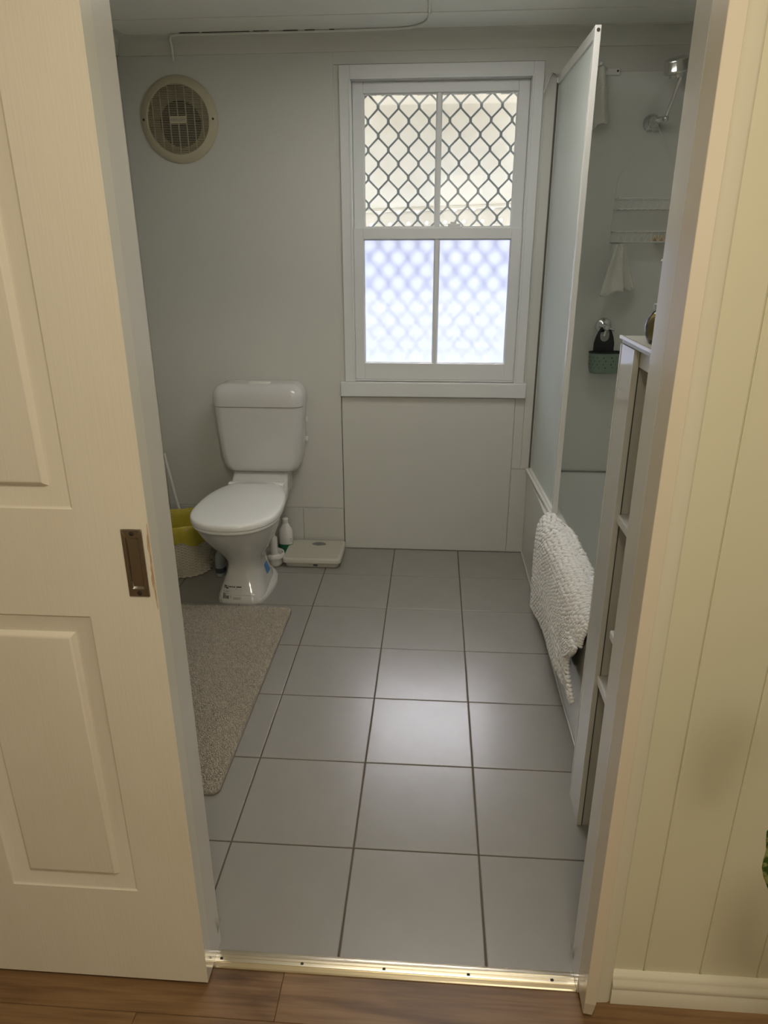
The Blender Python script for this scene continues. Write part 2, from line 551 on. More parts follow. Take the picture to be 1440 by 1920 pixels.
# ------------------------------------------------------------------ hall floor, laminate planks
floor_hall = struct(box('floor_hall', -1.75, 2.05, -6.2, -0.315, -0.10, -0.0125, M['wood']))
def plank(x0, x1, y0, y1):
    w, d = x1 - x0, y1 - y0
    b = 0.0012
    mb = MB()
    cx, cy = (x0 + x1) / 2, (y0 + y1) / 2
    def ring(i, z):
        return [(-w / 2 + i, -d / 2 + i, z), (w / 2 - i, -d / 2 + i, z), (w / 2 - i, d / 2 - i, z), (-w / 2 + i, d / 2 - i, z)]
    mb.loft([ring(0.0003, -0.0125), ring(0.0003, -0.0055), ring(b, -0.0045)])
    o = mb.obj('plank', M['wood'], floor_hall)
    o.location = (cx, cy, 0)
row_y = [(-0.455, -0.322), (-0.645, -0.455)] + [(-0.645 - 0.19 * (k + 1), -0.645 - 0.19 * k) for k in range(6)]
for k, (a, b_) in enumerate(row_y):
    off = -0.116 if k == 0 else (-0.41 if k == 1 else -0.116 - 0.29 * (k * 2 % 5))
    xs = sorted({round(max(-1.75, min(2.05, off + 1.2 * i)), 4) for i in range(-3, 4)})
    for x0, x1 in zip(xs[:-1], xs[1:]):
        plank(x0, x1, a, b_)

# ------------------------------------------------------------------ walls and ceiling
wx0, wx1, wz0, wz1 = -0.198, 0.573, 0.893, 2.172      # hole of the window
wb = MB()
wb.box(XL - 0.06, wx0, YW, YW + 0.09, -0.1, 2.45)
wb.box(wx1, XR + 0.06, YW, YW + 0.09, -0.1, 2.45)
wb.box(wx0, wx1, YW, YW + 0.09, -0.1, wz0)
wb.box(wx0, wx1, YW, YW + 0.09, wz1, 2.45)
wall_back = struct(wb.obj('wall_back', M['wall'], smooth=0))
wall_left = struct(box('wall_left', XL - 0.06, XL, -0.34, YW, -0.1, 2.45, M['wall']))
wall_right = struct(box('wall_right', XR + 0.03, XR + 0.09, -0.34, YW, -0.1, 2.45, M['wall']))
fx0, fx1 = -0.290, 0.535
wf = MB()
wf.box(-1.75, fx0, YH + 0.012, YF, -0.1, 2.6)
wf.box(fx1, 2.05, YH + 0.012, YF, -0.1, 2.6)
wf.box(fx0, fx1, YH + 0.012, YF, 2.06, 2.6)
wall_front = struct(wf.obj('wall_front', M['hall_paint'], smooth=0))
# lining boards on the hall face, each with its V edges
def vboard(x0, x1, z0, z1):
    w = x1 - x0
    pts = [(-w / 2 + 0.0003, 0), (-w / 2 + 0.0003, -0.0085), (-w / 2 + 0.0042, -0.012), (w / 2 - 0.0042, -0.012), (w / 2 - 0.0003, -0.0085), (w / 2 - 0.0003, 0)]
    o = MB().prism(pts, 'z', z0, z1).obj('board', M['hall_paint'], wall_front)
    o.location = ((x0 + x1) / 2, YH + 0.012, 0)
xb = [0.541] + [0.657 + 0.1155 * i for i in range(13)]
for x0, x1 in zip(xb[:-1], xb[1:]):
    vboard(x0, x1, -0.012, 2.6)
xb = [-0.296 - 0.1155 * i for i in range(13)]
for x1, x0 in zip(xb[:-1], xb[1:]):
    vboard(x0, x1, -0.012, 2.6)
ceiling = struct(box('ceiling', XL - 0.06, XR + 0.06, -0.29, YW + 0.09, ZC, ZC + 0.06, M['ceiling']))
rel_joint = MB()
# cover batten over the sheet joint of the ceiling (slightly skewed, as seen)
bt = box('batten', XL, XR, 1.722, 1.728, ZC - 0.0025, ZC, M['ceiling'], ceiling, 0.0008)
box('sheet_edge', XL, XR, 1.7286, 1.731, ZC - 0.0012, ZC, M['dark_gap'], ceiling)

def cornice(name, prof, axis, a, b, parent):
    return MB().prism(prof, axis, a, b).obj(name, M['ceiling'], parent)
cp = [(YW, 2.272), (YW - 0.006, 2.272), (YW - 0.008, 2.279)]
for i in range(7):
    t = PI / 2 * i / 6
    cp.append((YW - 0.012 - 0.044 * (1 - math.cos(t)), 2.284 + 0.044 * math.sin(t)))
cp += [(YW - 0.064, 2.329), (YW - 0.066, ZC), (YW, ZC)]
trim_c = struct(MB().prism(cp, 'x', XL, XR).obj('trim_1', M['cornice']))
cpl = [(XL - (p[0] - YW), p[1]) for p in cp]
trim_cl = struct(MB().prism(cpl, 'y', -0.29, YW).obj('trim_2', M['cornice']))

# hall shell behind the camera
struct(box('wall_hall_left', -1.81, -1.75, -6.2, YH + 0.02, -0.1, 2.6, M['hall_paint']))
struct(box('wall_hall_right', 2.05, 2.11, -6.2, YH + 0.02, -0.1, 2.6, M['hall_paint']))
struct(box('wall_hall_rear', -1.81, 2.11, -6.26, -6.15, -0.1, 2.6, M['hall_paint']))
struct(box('ceiling_hall', -1.81, 2.11, -6.2, YH + 0.02, 2.5, 2.56, M['ceiling']))

# sheets, joints and skirting tiles on the back wall
box('wall_sheet', XL, -0.2685, YW - 0.004, YW, 0.2275, 2.272, M['sheet'], wall_back, 0.0012)
box('wall_sheet', -0.2645, 0.583, YW - 0.009, YW, 0.004, 0.815, M['sheet'], wall_back, 0.0015)
box('wall_sheet', 0.5855, 0.668, YW - 0.007, YW, 0.003, 0.452, M['sheet'], wall_back, 0.0012)
box('wall_sheet', 0.631, 0.690, YW - 0.004, YW, 0.458, 2.182, M['sheet'], wall_back, 0.0012)
box('wall_sheet', -0.2685, 0.6175, YW - 0.003, YW, 2.226, 2.272, M['sheet'], wall_back)
box('wall_sheet', 0.5855, 0.629, YW - 0.004, YW, 0.458, 0.818, M['sheet'], wall_back, 0.0012)
box('wall_sheet', 0.693, XR, YW - 0.006, YW, 0.452, 2.180, M['shower_sheet'], wall_back, 0.0015)
box('joint', -0.2686, -0.2644, YW - 0.0015, YW, 0.0, 0.82, M['dark_gap'], wall_back)
xt = [-0.268, -0.484, -0.700, -0.916, -1.132, XL]
for x1, x0 in zip(xt[:-1], xt[1:]):
    box('tile', x0 + 0.001, x1 - 0.001, YW - 0.007, YW, 0.001, 0.2235, M['wall_tile'], wall_back, 0.001)

# ------------------------------------------------------------------ doorway: linings, stop post, architrave, skirting
struct(box('trim_3', -0.292, -0.277, YH - 0.004, YF + 0.004, 0.0, 2.06, M['white_gloss'], bevel=0.0015))
struct(box('trim_4', 0.5225, 0.5385, YH - 0.004, YF + 0.004, 0.0, 2.06, M['white_gloss'], bevel=0.0015))
struct(box('trim_5', -0.277, 0.5225, YH - 0.004, YF + 0.004, 2.045, 2.06, M['white_gloss'], bevel=0.0015))
post = MB()
pp = [(0.5225, -0.4140), (0.5450, -0.4165), (0.5450, YH - 0.004), (0.5225, YH - 0.004)]
post.loft([[(x + (0.0025 if x < 0.53 else -0.0015), y + (0.009 if y < -0.4 else 0), 0.012) for x, y in pp],
           [(x, y, 0.055) for x, y in pp], [(x, y, 2.2) for x, y in pp]])
struct(post.obj('trim_6', M['hall_trim'], bevel=0.0012))
# moulded architrave
ap = [(0.5450, YH), (0.5450, -0.3700), (0.5475, -0.3730), (0.5510, -0.3740), (0.5545, -0.3725), (0.5565, -0.3695), (0.5600, -0.3688), (0.5840, -0.3670), (0.5890, -0.3640), (0.5905, -0.3600), (0.5905, YH)]
struct(MB().prism(ap, 'z', -0.0045, 2.2).obj('trim_7', M['hall_architrave'], smooth=50))
# skirting with a bead
sp = [(YH, -0.0045), (-0.3690, -0.0045), (-0.3695, 0.030), (-0.3670, 0.0345), (-0.3670, 0.037), (-0.3690, 0.041), (-0.3680, 0.052), (-0.3630, 0.058), (-0.3622, 0.062), (-0.3600, 0.070), (-0.3540, 0.0745), (YH, 0.0755)]
struct(MB().prism(sp, 'x', 0.5905, 2.05).obj('baseboard_hall', M['hall_architrave'], smooth=50))
struct(box('trim_8', -0.297, -0.2925, -0.3515, YH, 0, 2.06, M['hall_trim']))

# metal threshold strip with ridges and its screws
strip = thing('threshold_strip', 'ridged champagne metal threshold strip across the doorway floor', 'threshold strip', (0.12, -0.331, 0))
rp = [(-0.3505, -0.004), (-0.3500, -0.0015)]
y = -0.3490
rp += [(-0.3480, 0.0012), (-0.3410, 0.0040), (-0.3395, 0.0030), (-0.3385, 0.0042), (-0.3355, 0.0044), (-0.3345, 0.0026), (-0.3300, 0.0026),
       (-0.3290, 0.0044), (-0.3265, 0.0044), (-0.3255, 0.0030), (-0.3225, 0.0030), (-0.3215, 0.0042), (-0.3170, 0.0040), (-0.3120, 0.0020), (-0.3085, 0.0006), (-0.3085, -0.0005)]
rel(strip, MB().prism(rp, 'x', -0.2768, 0.5222).obj('metal_profile', M['brass'], smooth=25))
for sx in (-0.2624, -0.079, 0.105, 0.2915, 0.4738):
    rel(strip, MB().lathe([(0.0034, 0.0030), (0.0034, 0.0045), (0.0020, 0.0054), (0.0004, 0.0056)], 14, (sx, -0.3322, 0), cap1=True).obj('screw', M['screw']))

# ------------------------------------------------------------------ sliding door leaf
DX0, DX1, DZ0, DZ1 = -1.095, -0.2755, 0.006, 2.04
DF, DB = -0.3905, -0.3555
door = bpy.data.objects.new('door_1', None)
COL.objects.link(door)
door['kind'] = 'structure'
cols = [(-0.9705, -0.7050), (-0.6650, -0.3985)]
rows = [(0.2645, 0.9060), (1.1045, 1.93)]
leaf = MB()
leaf.box(DX0, DX1, DF + 0.0125, DB, DZ0, DZ1)
xs = [DX0, cols[0][0], cols[0][1], cols[1][0], cols[1][1], DX1]
zs = [DZ0, rows[0][0], rows[0][1], rows[1][0], rows[1][1], DZ1]
me = bpy.data.meshes.new('leaf')
bm = bmesh.new()
vv = {}
def V(i, k):
    if (i, k) not in vv: vv[(i, k)] = bm.verts.new((xs[i], DF, zs[k]))
    return vv[(i, k)]
cells = []
for i in range(5):
    for k in range(5):
        if i in (1, 3) and k in (1, 3): continue
        cells.append(bm.faces.new((V(i, k), V(i + 1, k), V(i + 1, k + 1), V(i, k + 1))))
ext = bmesh.ops.extrude_face_region(bm, geom=cells)
for g in ext['geom']:
    if isinstance(g, bmesh.types.BMVert): g.co.y = DF + 0.0124
bmesh.ops.recalc_face_normals(bm, faces=list(bm.faces))
bm.to_mesh(me); bm.free()
finish('stile_and_rail_frame', me, M['door'], door, 30)
leaf.obj('core', M['door_edge'], door, bevel=0.001)
prof = [(0.0, 0.0), (0.0015, 0.0016), (0.005, 0.0030), (0.020, 0.0058), (0.033, 0.0092), (0.0375, 0.0094), (0.0430, 0.0022), (0.0460, 0.0006), (0.0485, 0.0004)]
for cx0, cx1 in cols:
    for z0, z1 in rows:
        mb = MB()
        rings = [[(cx0 + i, DF + d, z0 + i), (cx1 - i, DF + d, z0 + i), (cx1 - i, DF + d, z1 - i), (cx0 + i, DF + d, z1 - i)] for i, d in prof]
        rings = [[(cx0, DF + 0.0124, z0), (cx1, DF + 0.0124, z0), (cx1, DF + 0.0124, z1), (cx0, DF + 0.0124, z1)]] + rings
        mb.loft(rings)
        mb.obj('panel', M['door'], door, smooth=28)
# edge strip that has been planed and repainted
box('edge_strip', DX1 - 0.0005, DX1 + 0.0006, DF + 0.001, DB, DZ0 + 0.001, DZ1, M['door_edge'], door, 0.0003)
# flush pull
hx, hz = -0.3045, 1.0108
hw, hh = 0.0178, 0.0615
hp = MB()
n = 6
outer = rrect(hx, hz, hw, hh, 0.0018, n)
inner = rrect(hx, hz, hw - 0.0075, hh - 0.0145, 0.003, n)
hp.loft([[(x, DF - 0.0002, z) for x, z in outer], [(x, DF - 0.0020, z) for x, z in outer],
         [(hx + (x - hx) * 0.95, DF - 0.0028, hz + (z - hz) * 0.98) for x, z in outer],
         [(hx + (x - hx) * 1.06, DF - 0.0027, hz + (z - hz) * 1.01) for x, z in inner],
         [(x, DF - 0.0018, z) for x, z in inner]], cap0=True, cap1=False)
pull = hp.obj('flush_pull', M['nickel'], door, smooth=30)
cup = MB()
# scooped cup: curved floor that sinks towards the middle of its height
N = 12
ring = []
for i in range(N + 1):
    t = i / N
    z = hz - (hh - 0.0145) + 2 * (hh - 0.0145) * t
    dep = -0.0010 - 0.0016 + 0.0000
    s = math.sin(PI * min(1, max(0, t)))
    d = 0.0085 * min(1.0, s * 1.9)
    ring.append((z, DF - 0.0022 + d))
x0, x1 = hx - hw + 0.0075, hx + hw - 0.0075
vv_ = []
for z, yy in ring:
    vv_ += [(x0 + 0.0006, DF - 0.0018, z), (x0 + 0.004, yy, z), (x1 - 0.002, yy, z), (x1 - 0.0003, DF - 0.0018, z)]
ff = []
for i in range(N):
    for k in range(3):
        ff.append((4 * i + k, 4 * i + k + 1, 4 * i + k + 5, 4 * i + k + 4))
cup.add(vv_, ff)
cup.obj('finger_cup', M['nickel'], pull, smooth=40)
for zz in (hz + hh - 0.007, hz - hh + 0.007):
    MB().lathe([(0.0042, -0.0026), (0.0042, -0.0036), (0.0022, -0.0044), (0.0005, -0.0045)], 14, (hx + 0.001, DF, zz), axis='y', cap1=True).obj('screw', M['screw'], pull)

# worn paint beside the pull, and loose paint flakes at the foot of the linings
M['bare_wood'] = mat('bare_worn_wood', (0.50, 0.36, 0.22), 0.7, vary=((40, 40, 40), (0.66, 0.52, 0.36), 0.4, 0.65))
wr_ = MB()
rnd = random.Random(4)
zz_ = [0.925 + 0.0075 * i for i in range(22)]
va_ = []
for i, z in enumerate(zz_):
    k = math.sin(PI * i / (len(zz_) - 1)) ** 0.6
    va_ += [(-0.2768 - (0.0018 + 0.0034 * rnd.random()) * k, DF - 0.0003, z), (-0.2757, DF - 0.0003, z)]
wr_.add(va_, [(2 * i, 2 * i + 1, 2 * i + 3, 2 * i + 2) for i in range(len(zz_) - 1)])
wr_.obj('worn_edge', M['bare_wood'], door, smooth=0, recalc=False)
for parent_name, x, sgn, z in (('trim_3', -0.277, 1, 0.070), ('trim_4', 0.5225, -1, 0.055)):
    fk = MB()
    pts_ = []
    for i in range(6):
        t = i / 5
        pts_ += [(x + sgn * (0.0003 + 0.009 * t ** 2), -0.300, z - 0.030 + 0.042 * t), (x + sgn * (0.0003 + 0.006 * t ** 2), -0.2885, z - 0.028 + 0.036 * t)]
    fk.add(pts_, [(2 * i, 2 * i + 1, 2 * i + 3, 2 * i + 2) for i in range(5)])
    fk.obj('paint_flake', M['white_gloss'], bpy.data.objects[parent_name], smooth=60)

# ------------------------------------------------------------------ window
win = bpy.data.objects.new('window_1', None)
COL.objects.link(win)
win['kind'] = 'structure'
def W(name, x0, x1, y0, y1, z0, z1, bev=0.0015, m='window_paint'):
    return box(name, x0, x1, y0, y1, z0, z1, M[m], win, bev)
W('architrave', -0.2440, wx0, YW - 0.016, YW + 0.001, 0.890, 2.2220)
W('architrave', wx1, 0.6165, YW - 0.016, YW + 0.001, 0.890, 2.2220)
W('architrave', wx0, wx1, YW - 0.016, YW + 0.001, 2.1710, 2.2220)
W('bead', wx0 - 0.0055, wx0 + 0.0025, YW - 0.020, YW - 0.010, 0.890, 2.174, 0.001)
W('bead', wx1 - 0.0025, wx1 + 0.0055, YW - 0.020, YW - 0.010, 0.890, 2.174, 0.001)
W('bead', wx0, wx1, YW - 0.020, YW - 0.010, 2.1685, 2.1765, 0.001)
W('window_sill', -0.2655, 0.6285, YW - 0.030, YW + 0.002, 0.8205, 0.8895, 0.003)
W('jamb', wx0, wx0 + 0.004, YW, YW + 0.09, wz0, wz1)
W('jamb', wx1 - 0.004, wx1, YW, YW + 0.09, wz0, wz1)
W('head', wx0, wx1, YW, YW + 0.09, wz1 - 0.004, wz1)
W('inner_sill', wx0, wx1, YW, YW + 0.10, 0.889, 0.900)
def sash(y0, x0, x1, z0, z1, px0, px1, pz0, pz1, mull, glass, name):
    d = 0.030
    s = W(name, x0, px0, y0, y0 + d, z0, z1, 0.002)
    parts = [('stile', px1, x1, z0, z1), ('rail', px0, px1, z0, pz0), ('rail', px0, px1, pz1, z1)]
    s.name = 'stile'
    for nm, a, b, c, e in parts:
        W(nm, a, b, y0, y0 + d, c, e, 0.002)
    mw = 0.0085
    W('glazing_bar', mull - mw, mull + mw, y0 + 0.004, y0 + d, pz0, pz1, 0.002)
    # stepped glazing rebates and panes
    for a, b in ((px0, mull - mw), (mull + mw, px1)):
        g = MB()
        o_ = [(a, pz0), (b, pz0), (b, pz1), (a, pz1)]
        i_ = [(a + 0.005, pz0 + 0.005), (b - 0.005, pz0 + 0.005), (b - 0.005, pz1 - 0.005), (a + 0.005, pz1 - 0.005)]
        g.loft([[(x, y0 + 0.006, z) for x, z in o_], [(x, y0 + 0.011, z) for x, z in i_], [(x, y0 + 0.016, z) for x, z in i_], [(x, y0 + 0.016, z) for x, z in o_]], closed=True)
        g.obj('glazing_bead', M['window_paint'], win, smooth=30)
        q = MB()
        q.add([(a, y0 + 0.0165, pz0), (b, y0 + 0.0165, pz0), (b, y0 + 0.0165, pz1), (a, y0 + 0.0165, pz1)], [(0, 1, 2, 3)])
        if glass is M['frost']:      # obscure glass is a real slab so that light leaves it in the direction it came
            MB().box(a, b, y0 + 0.0165, y0 + 0.0205, pz0, pz1).obj('pane', glass, win, smooth=0)
        else:
            q.obj('pane', glass, win, smooth=0, recalc=False)
sash(YW + 0.030, wx0 + 0.005, wx1 - 0.005, 1.560, wz1 - 0.004, -0.146, 0.520, 1.588, 2.124, 0.184, M['pane'], 'upper')
sash(YW - 0.001, wx0 + 0.005, wx1 - 0.005, 0.9010, 1.5845, -0.149, 0.521, 0.979, 1.538, 0.187, M['frost'], 'lower')
# sash lock on the meeting rail
lk = MB()
lk.box(0.228, 0.298, YW + 0.002, YW + 0.028, 1.5845, 1.5915)
lk.box(0.235, 0.291, YW + 0.004, YW + 0.024, 1.5915, 1.602)
lk.box(0.246, 0.272, YW + 0.007, YW + 0.020, 1.602, 1.610)
lk.obj('sash_lock', M['window_paint'], win, bevel=0.0015)
# old paint chips left along the putty line of the upper rail
chips = MB()
for k in range(26):
    x = -0.145 + 0.66 * (k + random.random() * 0.7) / 26
    chips.ball((x, YW + 0.040, 2.1245 - 0.005 - 0.003 * random.random()), 0.006 + 0.012 * random.random(), 0.001, 0.0025 + 0.002 * random.random(), 6, 4)
chips.obj('putty_ridge', M['window_paint'], win)

# ------------------------------------------------------------------ outside: security grille, awning, ground
grille = thing('security_grille', 'grey diamond mesh security grille outside the window panes', 'window grille', (0.185, 2.075, 0.95))
gy = 2.078
cw, rh = 0.0905, 0.0567
gx0 = -0.0858 + 0.0008 - 3 * cw
gz0 = 2.0815 - 24 * rh
ncol = 22
for c in range(ncol):
    path = []
    xa = gx0 + c * cw / 2 + 0.0028
    xb_ = gx0 + (c + 1) * cw / 2 - 0.0028
    if xa < -0.20 or xb_ > 0.585: continue
    for r in range(0, 27):
        z = gz0 + r * rh
        at_a = (r + c) % 2 == 0
        x = xa if at_a else xb_
        path += [(x, gy, z - 0.0095), (x, gy, z + 0.0095)]
    path = [p for p in path if 0.915 < p[2] < 2.165]
    rel(grille, MB().tube(path, 0.0030, 6, flat=1.6).obj('strand', M['grey_metal'], smooth=40))
for a in ((-0.196, -0.178, 0.905, 2.168), (0.553, 0.571, 0.905, 2.168)):
    rel(grille, box('frame', a[0], a[1], gy - 0.008, gy + 0.008, a[2], a[3], M['grey_metal'], None, 0.002))
for z in (0.905, 2.156):
    rel(grille, box('frame', -0.178, 0.553, gy - 0.008, gy + 0.008, z, z + 0.012, M['grey_metal'], None, 0.002))

awn = thing('window_awning', 'cream window hood with a punched scalloped valance outside the panes', 'awning', (0.19, 2.1, 1.6))
ay = 2.36
sk = 0.030
def az(x): return 1.680 + sk * (x - 0.19)
sh = MB()
xsn = [-0.75 + 0.05 * i for i in range(39)]
va = []
for x in xsn:
    va += [(x, 2.11, 2.50), (x, 2.22, 2.15 + sk * (x - 0.19) * .5), (x, ay, az(x) + 0.012)]
fa = []
for i in range(len(xsn) - 1):
    for k in range(2):
        fa.append((3 * i + k, 3 * i + k + 1, 3 * i + k + 4, 3 * i + k + 3))
sh.add(va, fa)
hood = sh.obj('hood_sheet', M['awning'])
sd = hood.modifiers.new('thickness', 'SOLIDIFY'); sd.thickness = 0.003
rel(awn, hood)
rel(awn, MB().tube([(-0.75, ay + 0.004, az(-0.75) + 0.004), (1.15, ay + 0.004, az(1.15) + 0.004)], 0.011, 12).obj('rolled_edge', M['awning']))
val = MB()
cellw = 0.092
x = -0.74
while x < 1.12:
    z1 = az(x) - 0.002
    zc = z1 - 0.058
    n = 16
    hole = [(x + cellw / 2 + 0.0085 * math.cos(2 * PI * k / n), ay, zc + 0.0085 * math.sin(2 * PI * k / n)) for k in range(n)]
    outerp = []
    for k in range(n):
        c, s = math.cos(2 * PI * k / n), math.sin(2 * PI * k / n)
        m_ = max(abs(c) / (cellw / 2), abs(s) / (0.058 if s > 0 else 0.022))
        outerp.append((x + cellw / 2 + c / m_, ay, zc + s / m_))
    val.loft([outerp, hole], False, False)
    # rounded scallop below
    sc_ = [(x, ay, zc - 0.022)]
    for k in range(9):
        t = PI * k / 8
        sc_.append((x + cellw / 2 - cellw / 2 * math.cos(t), ay, zc - 0.022 - 0.030 * math.sin(t)))
    sc_.append((x + cellw, ay, zc - 0.022))
    val.add(sc_, [tuple(range(len(sc_)))])
    x += cellw
vo = val.obj('valance', M['awning'], smooth=0)
sd = vo.modifiers.new('thickness', 'SOLIDIFY'); sd.thickness = 0.0025
rel(awn, vo)
for x in (-0.74, 1.14):
    rel(awn, MB().tube([(x, 2.085, 1.9), (x, ay, az(x))], 0.008, 8).obj('stay', M['grey_metal']))
M['fence'] = mat('blue_grey_fence_paint', (0.22, 0.22, 0.255), 0.7)
struct(box('wall_garden', -9, 9, 6.0, 6.1, -0.8, 3.4, M['fence']))  # added wall, keeps the bright low sky out of the frosted panes
ground = struct(box('ground', -9, 9, 2.12, 16, -0.9, -0.8, M['concrete']))

# ------------------------------------------------------------------ toilet
TX = -0.667
toilet = thing('toilet', 'white ceramic close-coupled toilet with closed lid by the back wall', 'toilet', (TX, 1.6, 0))
def pan_ring(z, yf, yb, hw, e=2.3, n=40, yc=None):
    yc = yc if yc is not None else yf + hw * 1.15
    return superellipse(TX, yc, hw, yb - yc, e, n, z, b2=yc - yf)
PAN = [  # z, front y, back y, half width, exponent, widest y
    (0.000, 1.322, 1.66, 0.108, 4.2, 1.46), (0.012, 1.320, 1.66, 0.110, 4.2, 1.46), (0.035, 1.330, 1.655, 0.105, 4.0, 1.47),
    (0.070, 1.352, 1.645, 0.094, 3.6, 1.48), (0.110, 1.376, 1.64, 0.081, 3.2, 1.50), (0.145, 1.388, 1.65, 0.0755, 2.8, 1.51),
    (0.175, 1.382, 1.67, 0.081, 2.5, 1.50), (0.205, 1.362, 1.69, 0.097, 2.3, 1.48), (0.245, 1.325, 1.71, 0.124, 2.25, 1.46),
    (0.290, 1.282, 1.73, 0.150, 2.25, 1.44), (0.335, 1.246, 1.745, 0.168, 2.25, 1.42), (0.372, 1.226, 1.75, 0.179, 2.25, 1.41), (0.386, 1.222, 1.75, 0.181, 2.25, 1.41)]
bowl = MB()
bowl.loft([superellipse(TX, yc, hw, yb - yc, e, 48, z, b2=yc - yf) for z, yf, yb, hw, e, yc in PAN])
rel(toilet, bowl.obj('bowl', M['ceramic'], smooth=60))
# spreading foot with the bolt holes
foot = MB()
def foot_ring(z, k):
    out = [(0.0, 1.330), (0.070, 1.330), (0.095, 1.340), (0.108, 1.375), (0.119, 1.43), (0.127, 1.50), (0.128, 1.55), (0.120, 1.61), (0.106, 1.65), (0.084, 1.682), (0.05, 1.692), (0.0, 1.692)]
    cx, cy = 0, 1.5
    pts = [(a * k, cy + (b - cy) * (0.985 if k < 1 else 1)) for a, b in out]
    left = [(-a, b) for a, b in pts[::-1] if a > 0]
    return [(TX + a, b, z) for a, b in pts + left]
foot.loft([foot_ring(0.0, 1.0), foot_ring(0.012, 1.0), foot_ring(0.019, 0.985), foot_ring(0.026, 0.90), foot_ring(0.045, 0.70)])
ft = foot.obj('foot', M['ceramic'], smooth=60)
rel(toilet, ft)
for s in (-1, 1):
    for yy in (1.56, 1.645):
        rel(toilet, MB().lathe([(0.0095, 0.0175), (0.0095, 0.0285), (0.006, 0.0288), (0.0058, 0.022), (0.0005, 0.022)], 16, (TX + s * 0.096 - s * 0.006 * (yy > 1.6), yy - 0.012, 0)).obj('bolt_hole', M['ceramic']))
# rear deck that carries the cistern, and the trap behind the pedestal
deck = MB()
def deck_ring(y, hw, z0, z1, r=0.02):
    return [(TX + 0.006 + px, y, pz) for px, pz in rrect(0, (z0 + z1) / 2, hw, (z1 - z0) / 2, min(r, (z1 - z0) / 2 - 0.001), 4)]
deck.loft([deck_ring(1.62, 0.130, 0.345, 0.384), deck_ring(1.74, 0.146, 0.335, 0.396), deck_ring(1.780, 0.146, 0.335, 0.412), deck_ring(1.815, 0.140, 0.335, 0.440), deck_ring(1.845, 0.137, 0.34, 0.4702), deck_ring(1.965, 0.134, 0.34, 0.4702)])
rel(toilet, deck.obj('deck', M['ceramic'], smooth=50))
trap = MB()
trap.tube([(TX, 1.62, 0.20), (TX, 1.74, 0.245), (TX, 1.83, 0.21), (TX, 1.865, 0.14), (TX, 1.865, 0.002)], [0.06, 0.055, 0.048, 0.043, 0.043], 20)
rel(toilet, trap.obj('trap', M['ceramic'], smooth=60))
# seat and lid
def lid_ring(k, z, clip=1.765):
    pts = []
    for x, y, _ in superellipse(TX, 1.425, 0.1945 * k, 0.375 * k, 2.35, 72, z, b2=0.232 * k):
        pts.append((x, min(y, clip - (1 - k) * 0.02), z))
    return pts
rel(toilet, MB().loft([lid_ring(0.955, 0.3865), lid_ring(0.975, 0.390), lid_ring(0.98, 0.398), lid_ring(0.965, 0.4025)]).obj('seat', M['seat_white'], smooth=50))
lid = MB()
lid.loft([lid_ring(0.97, 0.4035), lid_ring(0.995, 0.4045), lid_ring(1.0, 0.409), lid_ring(1.0, 0.421), lid_ring(0.992, 0.4275), lid_ring(0.97, 0.4318), lid_ring(0.92, 0.4345), lid_ring(0.80, 0.4368), lid_ring(0.55, 0.4390), lid_ring(0.25, 0.4402)])
rel(toilet, lid.obj('lid', M['seat_white'], smooth=70))
rel(toilet, box('hinge', TX - 0.138, TX + 0.138, 1.752, 1.782, 0.400, 0.4310, M['seat_white'], None, 0.006, 3))
# cistern
CX = -0.650
def cis(z, hw, y0, y1, r=0.05):
    return [(px, py, z) for px, py in rrect(CX, (y0 + y1) / 2, hw, (y1 - y0) / 2, r, 7)]
yb_ = YW - 0.006
tank = MB()
tank.loft([cis(0.470, 0.140, 1.835, yb_, 0.03), cis(0.4715, 0.160, 1.825, yb_, 0.04), cis(0.478, 0.174, 1.818, yb_, 0.04), cis(0.492, 0.184, 1.814, yb_, 0.045), cis(0.515, 0.1925, 1.811, yb_, 0.045), cis(0.56, 0.1995, 1.808, yb_, 0.045), cis(0.64, 0.206, 1.805, yb_, 0.045), cis(0.72, 0.211, 1.803, yb_, 0.045), cis(0.794, 0.215, 1.801, yb_, 0.045)])
rel(toilet, tank.obj('cistern', M['ceramic'], smooth=60))
clid = MB()
clid.loft([cis(0.7955, 0.211, 1.803, yb_, 0.045), cis(0.797, 0.2175, 1.797, yb_, 0.048), cis(0.83, 0.2195, 1.795, yb_, 0.05), cis(0.853, 0.2165, 1.797, yb_, 0.05), cis(0.872, 0.209, 1.804, yb_ - 0.002, 0.05), cis(0.886, 0.197, 1.815, yb_ - 0.004, 0.05), cis(0.895, 0.178, 1.832, yb_ - 0.010, 0.04), cis(0.8985, 0.150, 1.855, yb_ - 0.022, 0.03), cis(0.8992, 0.10, 1.88, yb_ - 0.04, 0.02)])
rel(toilet, clid.obj('cistern_lid', M['ceramic'], smooth=70))
bt_ = MB()
bt_.loft([[(px, py, z) for px, py in rrect(CX + 0.004, 1.872, 0.056 * k, 0.020 * k, 0.0195 * k, 8)] for z, k in ((0.894, 1), (0.9015, 1), (0.9045, 0.94), (0.905, 0.8))])
btn = bt_.obj('flush_button', M['plastic'], smooth=50)
rel(toilet, btn)
# side clips of the cistern lid
for z in (0.705, 0.605):
    rel(toilet, box('side_clip', CX + 0.200, CX + 0.2125, 1.955, 1.967, z - 0.012, z + 0.012, M['plastic'], None, 0.003))
